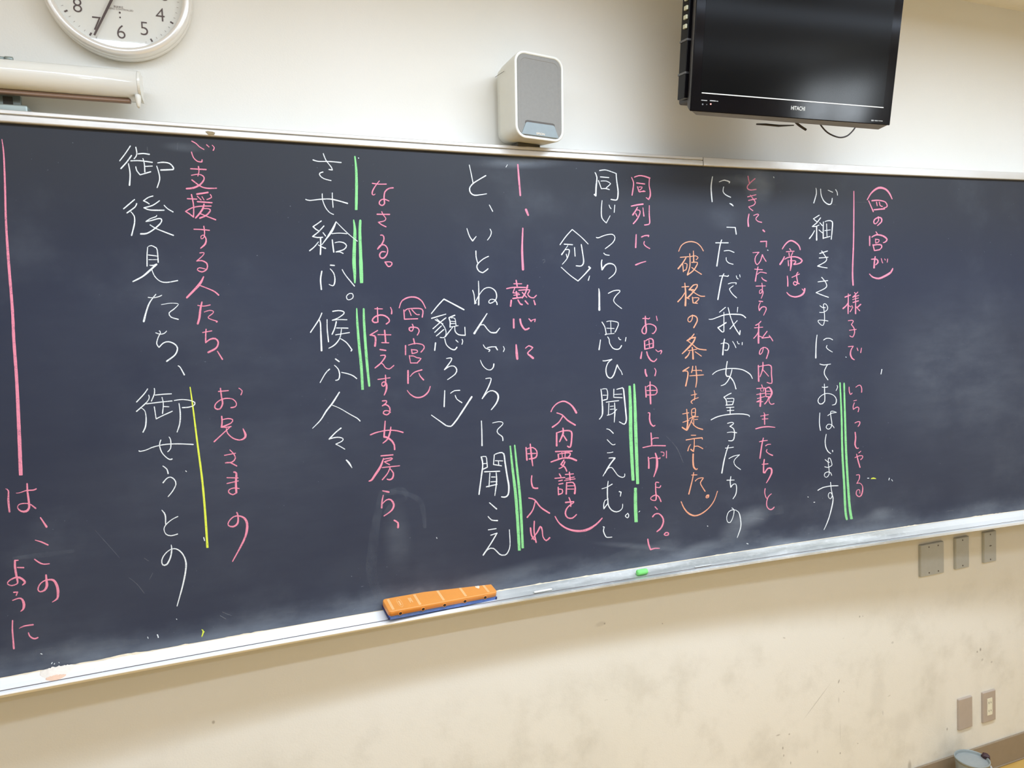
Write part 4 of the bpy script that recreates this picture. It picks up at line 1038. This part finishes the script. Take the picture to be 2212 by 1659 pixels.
for dz, r in ((-.0515, .0021), (-.0620, .0017)):
    m = MB(); m.cyl((0, FY+.0004, dz), (0, -1, 0), r, .0008, 16); m.build('window_dot', m_ink, clk)
o = link('dial_lettering', text_mesh('電波修正', .0050, 'dial_lettering', .0001), m_grey, clk); o.location = (-.002, FY-.0003, -.0395)
o = link('dial_lettering', text_mesh('RADIO CONTROLLED', .0054, 'dial_lettering', .0001), m_grey, clk); o.location = (.001, FY-.0003, -.0445)
t = NT('clock_glass'); gl = t.new('ShaderNodeBsdfGlossy'); gl.inputs['Roughness'].default_value = .03; tr = t.new('ShaderNodeBsdfTransparent'); mx = t.new('ShaderNodeMixShader'); mx.inputs[0].default_value = .035
t.l.new(tr.outputs[0], mx.inputs[1]); t.l.new(gl.outputs[0], mx.inputs[2]); t.l.new(mx.outputs[0], t.n['Material Output'].inputs[0])
m = MB(); m.cyl((0, -.0385, 0), (0, -1, 0), .1325, .001, 96); m.build('glass_cover', t.m, clk)
# ------------------------------------------------------------------ projection screen housing
scr = tag(empty('screen_housing', (-.20, 0, 2.29)), 'long cream roll-up projection screen case mounted above the board at the left edge', 'projection screen')
m_case = plain('cream_enamel', (228, 224, 212), .15, var=.03, scale=8, bstr=.02); m_brn = plain('brown_bar', (146, 120, 102), .45, .2); m_gal = plain('galvanised_steel', (150, 160, 154), .4, .5, var=.2, scale=14); m_drk = plain('dark_slot', (70, 66, 56), .6)
prof = []
for k in range(0, 21):
    a = math.radians(100-200*k/20); prof.append((-.078-.0300*math.cos(a)*1.0, 2.2965+.0290*math.sin(a)))
prof = [(-.045, 2.3275)]+prof+[(-.060, 2.2665), (-.045, 2.268)]
m = MB(); m.rings([[(x, y, z) for y, z in prof] for x in (-1.75, -1.2, -.8, -.5, -.204)], smooth=True, cap0=True, cap1=True)
o = m.build('case', m_case, scr); o.matrix_parent_inverse = scr.matrix_world.inverted()
def kid(o, par): o.matrix_parent_inverse = Matrix.Translation(par.location).inverted(); return o
kid(o, scr)
m = MB(); cp = [(-.078-.0300*math.cos(math.radians(100-200*k/20)), 2.2960+.0285*math.sin(math.radians(100-200*k/20))) for k in range(21)]+[(-.046, 2.267), (-.046, 2.325)]
m.rings([[(x, y, z) for y, z in cp] for x in (-.2036, -.1985)], smooth=False); kid(m.build('end_cap', m_case, scr), scr)
m = MB(); rr = []
for z, w, d in ((2.270, .0065, .010), (2.262, .0062, .009), (2.254, .0052, .008), (2.246, .0035, .006), (2.2435, .0015, .003)): rr.append([(-.2055+w*math.cos(a), -.088+d*math.sin(a), z) for a in [2*math.pi*j/12 for j in range(12)]])
m.rings(rr); kid(m.build('end_hook', m_case, scr), scr)
m = MB(); m.box(-1.7, -.222, -.076, -.062, 2.2580, 2.2675); kid(m.build('weight_bar', m_brn, scr, bevel=.003), scr)
m = MB(); m.tube([(-1.6, -.06, 2.3350), (-.4560, -.06, 2.3352)], .0040, 10); m.tube([(-.4560, -.06, 2.3352), (-.4420, -.06, 2.3352)], .0052, 10); kid(m.build('pull_rod', m_gal, scr), scr)
br = tag(empty('steel_bracket', (-.45, 0, 2.24)), 'blue-grey steel support bracket under the screen case at the left edge', 'bracket')
m = MB(); m.box(-.62, -.4165, -.084, -.002, 2.2170, 2.2340); kid(m.build('foot_plate', m_gal, br, bevel=.004), br)
m = MB(); m.box(-.55, -.4380, -.044, -.034, 2.2340, 2.2660); kid(m.build('upright_plate', m_gal, br, bevel=.001), br)
m = MB(); m.box(-.470, -.452, -.046, -.0435, 2.2395, 2.262); kid(m.build('slot', m_drk, br, bevel=.004), br)
# ------------------------------------------------------------------ loudspeaker
fo_ = Vector((math.sin(.1613), -math.cos(.1613), 0)); pt = .0497
f3 = (fo_*math.cos(pt)-Vector((0, 0, 1))*math.sin(pt)).normalized(); u3 = Vector((math.cos(.1613), math.sin(.1613), 0)); v3 = u3.cross(-f3).normalized()
if v3.z < 0: v3 = -v3
SM = Matrix((u3, -f3, v3)).transposed().to_4x4(); SM.translation = Vector((.7215, -.0101, 2.2280))
spk = tag(empty('loudspeaker', mx=SM), 'white box loudspeaker with a grey grille standing on top of the board frame', 'speaker')
m_sw = plain('white_abs', (226, 224, 212), .38, var=.015, bstr=.03); m_gr = plain('grey_grille_cloth', (140, 137, 130), .85, var=.06, scale=900, bstr=.5); m_bl = plain('blue_grey_badge', (138, 148, 148), .45, bstr=.02)
SW, SH, SD = .1505, .2189, .1181
m = MB(); rr = []
for y, w, h, r in ((-.000, .118, .186, .020), (-.004, .128, .196, .023), (-.030, .137, .205, .026), (-.085, .146, .214, .028), (-SD+.004, SW, SH, .030), (-SD+.001, SW-.001, SH-.001, .0300), (-SD, SW-.004, SH-.004, .0285), (-SD, SW-.013, SH-.013, .0245), (-SD+.003, SW-.015, SH-.015, .0235)):
    rr.append([(a, y, b_) for a, b_ in rrect(w, h, r, 8, 0, SH/2)])
m.rings(rr, smooth=True, cap1=False); m.build('cabinet', m_sw, spk)
m = MB(); rr = []
for y, w, h, r in ((-SD+.012, SW-.0145, SH-.0145, .024), (-SD+.0028, SW-.0150, SH-.0150, .0235), (-SD+.0010, SW-.018, SH-.018, .022), (-SD+.0006, SW-.034, SH-.034, .016), (-SD+.0014, SW-.037, SH-.037, .015)):
    rr.append([(a, y, b_) for a, b_ in rrect(w, h, r, 8, 0, SH/2)])
m.rings(rr, smooth=False); m.build('grille', m_gr, spk)
m = MB(); tr_ = [(-.0575, .0098), (.0575, .0098), (.0440, .0395), (.040, .0415), (-.040, .0415), (-.0440, .0395)]
m.rings([[(a, -SD+y, b_) for a, b_ in tr_] for y in (.006, -.0008)], smooth=False); m.build('badge_plate', m_bl, spk, bevel=.0008)
m = MB(); tr2 = [(-.046, .0385), (.046, .0385), (.0445, .0445), (.040, .0465), (-.040, .0465), (-.0445, .0445)]
m.rings([[(a, -SD+y, b_) for a, b_ in tr2] for y in (.006, .0004)], smooth=False); m.build('badge_recess', plain('shadow_grey', (98, 92, 86), .9), spk)
o = link('lettering', text_mesh('EPSON', .0076, 'lettering', .0002, sx=1.12), m_wht, spk); o.location = (0, -SD-.0010, .0150)
m = MB(); m.box(-.035, .035, -.060, -.006, -.0065, .004); m.build('foot', m_drk, spk, bevel=.002)
m = MB()
for s in (-1,): m.box(s*.0735-.0006, s*.0735+.0006, -.060, -.010, .180, .1808)
m.build('seam', m_gr, spk)
# ------------------------------------------------------------------ television
tn = Vector((math.sin(.0602), math.cos(.0602), 0)); tu = Vector((math.cos(-.0602)*math.cos(-.0055), math.sin(-.0602)*math.cos(.0055), -.0055)).normalized()
tv_ = (Vector((0, 0, 1))*math.cos(.1586)-tn*math.sin(.1586)); tv_ = (tv_-tu*tv_.dot(tu)).normalized(); tb = tv_.cross(tu).normalized()
if tb.y < 0: tb = -tb
TM = Matrix((tu, tb, tv_)).transposed().to_4x4(); TM.translation = Vector((1.0899, -.2952, 2.2704))
tv = tag(empty('television', mx=TM), 'black flat-screen television tilted down from the wall at the top right', 'television')
m_blk = plain('gloss_black_bezel', (9, 7, 9), .10, var=.1, bstr=0, spec=.16); m_blk2 = plain('worn_dark_side', (66, 62, 60), .45, var=.4, scale=25); m_und = plain('grey_underside', (150, 156, 172), .5); m_slv = plain('silver_line', (226, 222, 210), .35, .2)
t = NT('matte_lcd'); m_lcd = t.out(t.mix(t.noise(3, 2), (.0022, .0022, .0024, 1), (.003, .003, .003, 1)), .13, 0.0, spec=.13)
TW, TH = .640, .472
m = MB(); m.rings([[(a, 0, b_) for a, b_ in ((0, 0), (TW, 0), (TW, TH), (0, TH))], [(a, .003, b_) for a, b_ in ((-.001, -.001), (TW+.001, -.001), (TW+.001, TH+.001), (-.001, TH+.001))]], smooth=False)
m.build('bezel', m_blk, tv, bevel=.001)
m = MB(); m.rings([[(a+TW/2, y, b_+TH/2) for a, b_ in rrect(TW-i, TH-j, .006, 4)] for y, i, j in ((.002, .0, .0), (.012, .002, .004), (.028, .012, .022), (.030, .04, .05))], smooth=False); m.build('side_shell', m_blk2, tv)
m = MB(); m.add([(.004, .0035, -.0005), (TW-.004, .0035, -.0005), (TW-.016, .024, -.0105), (.03, .022, -.006), (.004, .0035, .004), (TW-.004, .0035, .004), (TW-.016, .027, .006), (.03, .027, .006)], [(0, 1, 2, 3), (4, 7, 6, 5), (0, 4, 5, 1), (1, 5, 6, 2), (2, 6, 7, 3), (3, 7, 4, 0)]); m.build('lower_lip', m_und, tv, bevel=.001)
SB = .0445
m = MB(); m.box(.026, TW-.030, -.0003, .001, SB+.002, TH-.028); m.build('screen', m_lcd, tv)
m = MB(); m.box(.0292, .6105, -.0012, .001, SB-.0012, SB+.0010); m.build('silver_strip', m_slv, tv)
o = link('lettering', text_mesh('HITACHI', .0145, 'lettering', .0002, sx=.80), m_slv, tv); o.location = (.3265, -.0006, .0245)
m = MB(); m.cyl((.0576, .0005, .0190), (0, -1, 0), .0017, .0015, 14)
t = NT('red_standby_lamp'); t.b.inputs['Emission Color'].default_value = (1, .25, .2, 1); t.b.inputs['Emission Strength'].default_value = 2.5; m.build('standby_lamp', t.out(lin((255, 150, 140)), .4), tv)
m = MB(); m.cyl((.034, .0005, .0170), (0, -1, 0), .0021, .001, 14); m.cyl((.046, .0005, .0170), (0, -1, 0), .0012, .001, 12); m.build('sensor_dot', plain('dim_grey', (110, 108, 106), .4), tv)
m = MB()
for x0, x1, z0, z1 in ((.0290, .0465, .0258, .0276), (.0545, .0720, .0262, .0284), (.0735, .0790, .0262, .0278)): m.box(x0, x1, -.0008, .0005, z0, z1)
for x0, x1, z0, z1 in ((.5735, .5820, .0065, .0100), (.5850, .5960, .0072, .0096), (.5980, .6130, .0078, .0096)): m.box(x0, x1, -.0008, .0005, z0, z1)
tag(m.build('tiny_print', plain('print_grey', (160, 158, 152), .6), tv), kind='stuff')
m = MB(); m.box(.02, TW-.07, .026, .100, .030, TH-.03); m.build('rear_housing', m_blk2, tv, bevel=.006)
m = MB(); m.box(-.003, .020, .030, .066, .036, TH-.02); m.build('connector_bay', m_blk, tv, bevel=.002)
for zz in (.095, .175): 
    m = MB(); m.box(-.0045, .020, .030, .067, zz, zz+.005); m.build('bay_rib', plain('bay_rib_grey', (96, 94, 92), .5), tv)
for zz in (.205, .227, .249, .271):
    m = MB(); m.box(-.0075, .004, .036, .050, zz, zz+.010); m.build('connector', plain('cream_plug', (212, 208, 176), .5), tv, bevel=.001)
m = MB(); m.box(.22, .42, .10, .30, .14, .32); m.build('wall_mount', m_blk2, tv, bevel=.004)
m = MB(); m.tube([(.27, .10, -.004), (.29, .085, -.006), (.33, .08, -.008), (.38, .08, -.004)], [.002, .003, .003, .0015], 10); m.build('bracket_foot', m_blk2, tv)
def cabl(name, pts, r, label, cat):
    q = [on_plane(a, b_, y) for a, b_, y in pts]; P = [(v.x, v.y, v.z, False) for v in q]; out = []
    for i in range(len(q)-1):
        p0, p1, p2, p3 = q[max(i-1, 0)], q[i], q[i+1], q[min(i+2, len(q)-1)]
        for j in range(6): u = j/6; out.append(.5*((2*p1)+(-p0+p2)*u+(2*p0-5*p1+4*p2-p3)*u*u+(-p0+3*p1-3*p2+p3)*u*u*u))
    out.append(q[-1]); m = MB(); m.tube(out, r, 8); return tag(m.build(name, plain(name+'_rubber', (52, 44, 40), .5)), label, cat)
cabl('looped_cable', [(1768, 262, -.21), (1775, 273, -.20), (1786, 285, -.20), (1800, 293, -.20), (1815, 297, -.20), (1829, 294, -.20), (1840, 285, -.20), (1848, 274, -.20), (1850, 264, -.21)], .0022, 'thin dark cable hanging in a loop under the television', 'cable')
cabl('cable_end', [(1716, 260, -.20), (1722, 267, -.20), (1731, 274, -.20), (1741, 280.5, -.20)], .0034, 'short stiff dark cable end poking out under the middle of the television', 'cable')
# ------------------------------------------------------------------ wall plates
m_pl = plain('grey_steel_plate', (186, 187, 182), .42, .1, var=.04, bstr=.03); m_pl2 = plain('taupe_plate', (180, 164, 148), .45, var=.03, bstr=.03); m_scw = plain('screw', (98, 90, 82), .4, .5); m_crm = plain('cream_socket', (232, 226, 200), .4, bstr=.02)
def plate(nm, xc, zc, w, h, mat, label, cat, screws=(), dep=.008, grp=None, tilt=0.0):
    r = tag(empty(nm, (xc, 0, zc)), label, cat, grp); r.rotation_euler = (0, tilt, 0)
    m = MB(); m.rings([[(a, y, b_) for a, b_ in rrect(w-i, h-i, max(.002, .003-i/2), 4)] for y, i in ((-.0001, 0), (-dep+.003, .0006), (-dep+.0008, .003), (-dep, .006))], smooth=False); m.build('cover', mat, r)
    for sx, sz in screws:
        m = MB(); m.cyl((sx, -dep+.0006, sz), (0, -1, 0), .0028, .0011, 14); m.box(sx-.0022, sx+.0022, -dep-.0007, -dep-.0004, sz-.0004, sz+.0004); m.build('screw', m_scw, r)
    return r
plate('double_cover_plate', 2.282, .847, .117, .119, m_pl, 'wide grey blank wall plate with four screws below the board', 'wall plate', ((-.018, .0475), (.028, .0475), (-.018, -.0475), (.028, -.0475)), .010)
plate('narrow_cover_plate', 2.4355, .849, .070, .119, m_pl, 'narrow grey wall plate with two screws, middle of the three under the board', 'wall plate', ((0, .048), (0, -.048)), .010)
r = plate('switch_plate', 2.583, .851, .067, .119, m_pl, 'narrow grey wall plate with a small centre slot, rightmost under the board', 'wall plate', ((0, .048), (0, -.048)), .010)
m = MB(); m.box(-.006, .006, -.0108, -.0095, .0035, .0060); m.cyl((0, -.0095, .0047), (0, -1, 0), .0028, .0012, 12); m.build('centre_slot', m_scw, r)
plate('blank_cover_plate', 2.449, .2305, .073, .120, m_pl2, 'plain taupe blank wall plate low on the wall beside the socket', 'wall plate', (), .008)
r = plate('wall_socket', 2.577, .229, .070, .120, m_pl2, 'taupe wall socket plate with a cream double outlet low on the wall', 'socket')
m = MB(); m.rings([[(a, y, b_) for a, b_ in rrect(.027, .066, .001, 2)] for y in (-.006, -.0092)], smooth=False); m.build('outlet', m_crm, r)
for zz in (.016, -.016):
    for xx, hh in ((-.0055, .0075), (.0055, .0062)):
        m = MB(); m.box(xx-.0009, xx+.0009, -.0095, -.0090, zz-hh/2, zz+hh/2); m.build('slot', m_drk, r)
# ------------------------------------------------------------------ pail on the floor
PX, PR, PZ = 2.3751, .0559, .1182
pail = tag(empty('plastic_pail', (PX, -(PR+.03), ZF)), 'small blue-grey plastic pail on the floor against the wall at the bottom right', 'bucket')
m_pail = plain('blue_grey_plastic', (150, 156, 152), .38, var=.03, bstr=.03)
hh = PZ-ZF; m = MB(); rr = []
prof = [(.0, .0005), (PR*.80, .0005), (PR*.82, .003), (PR*.955, hh-.012), (PR*.965, hh-.009), (PR, hh-.009), (PR*1.01, hh-.002), (PR, hh), (PR*.955, hh), (PR*.94, hh-.003), (PR*.80, .005), (0, .005)]
for k in range(49): a = 2*math.pi*k/48; rr.append([(r_*math.cos(a), r_*math.sin(a), z) for r_, z in prof])
m.rings(rr, closed=False, cap0=False, cap1=False, smooth=True); m.build('body', m_pail, pail)
m = MB(); m.cyl((0, 0, hh-.016), (0, 0, 1), PR*.925, .006, 40); m.build('liner', plain('pale_lid', (156, 160, 156), .5), pail)
m = MB(); rr = []
rnd = random.Random(9)
for z, s in ((-.020, .35), (-.014, .9), (-.005, 1.1), (.004, 1.0), (.009, .65), (.011, .2)): rr.append([(PR*.98+s*.0090*math.cos(a)*rnd.uniform(.6, 1.4), -.012+s*.014*math.sin(a)*rnd.uniform(.8, 1.25), hh+z) for a in [2*math.pi*j/10 for j in range(10)]])
m.rings(rr, smooth=False); m.build('clip', plain('dark_maroon_clip', (66, 40, 42), .6, var=.3, scale=120), pail)
m = MB(); m.tube([(PR*1.0, -.014, hh-.024), (PR*1.06, -.022, hh-.030), (PR*1.03, -.032, hh-.038)], .004, 8); m.build('handle_lug', plain('pale_lug', (196, 200, 202), .4), pail)
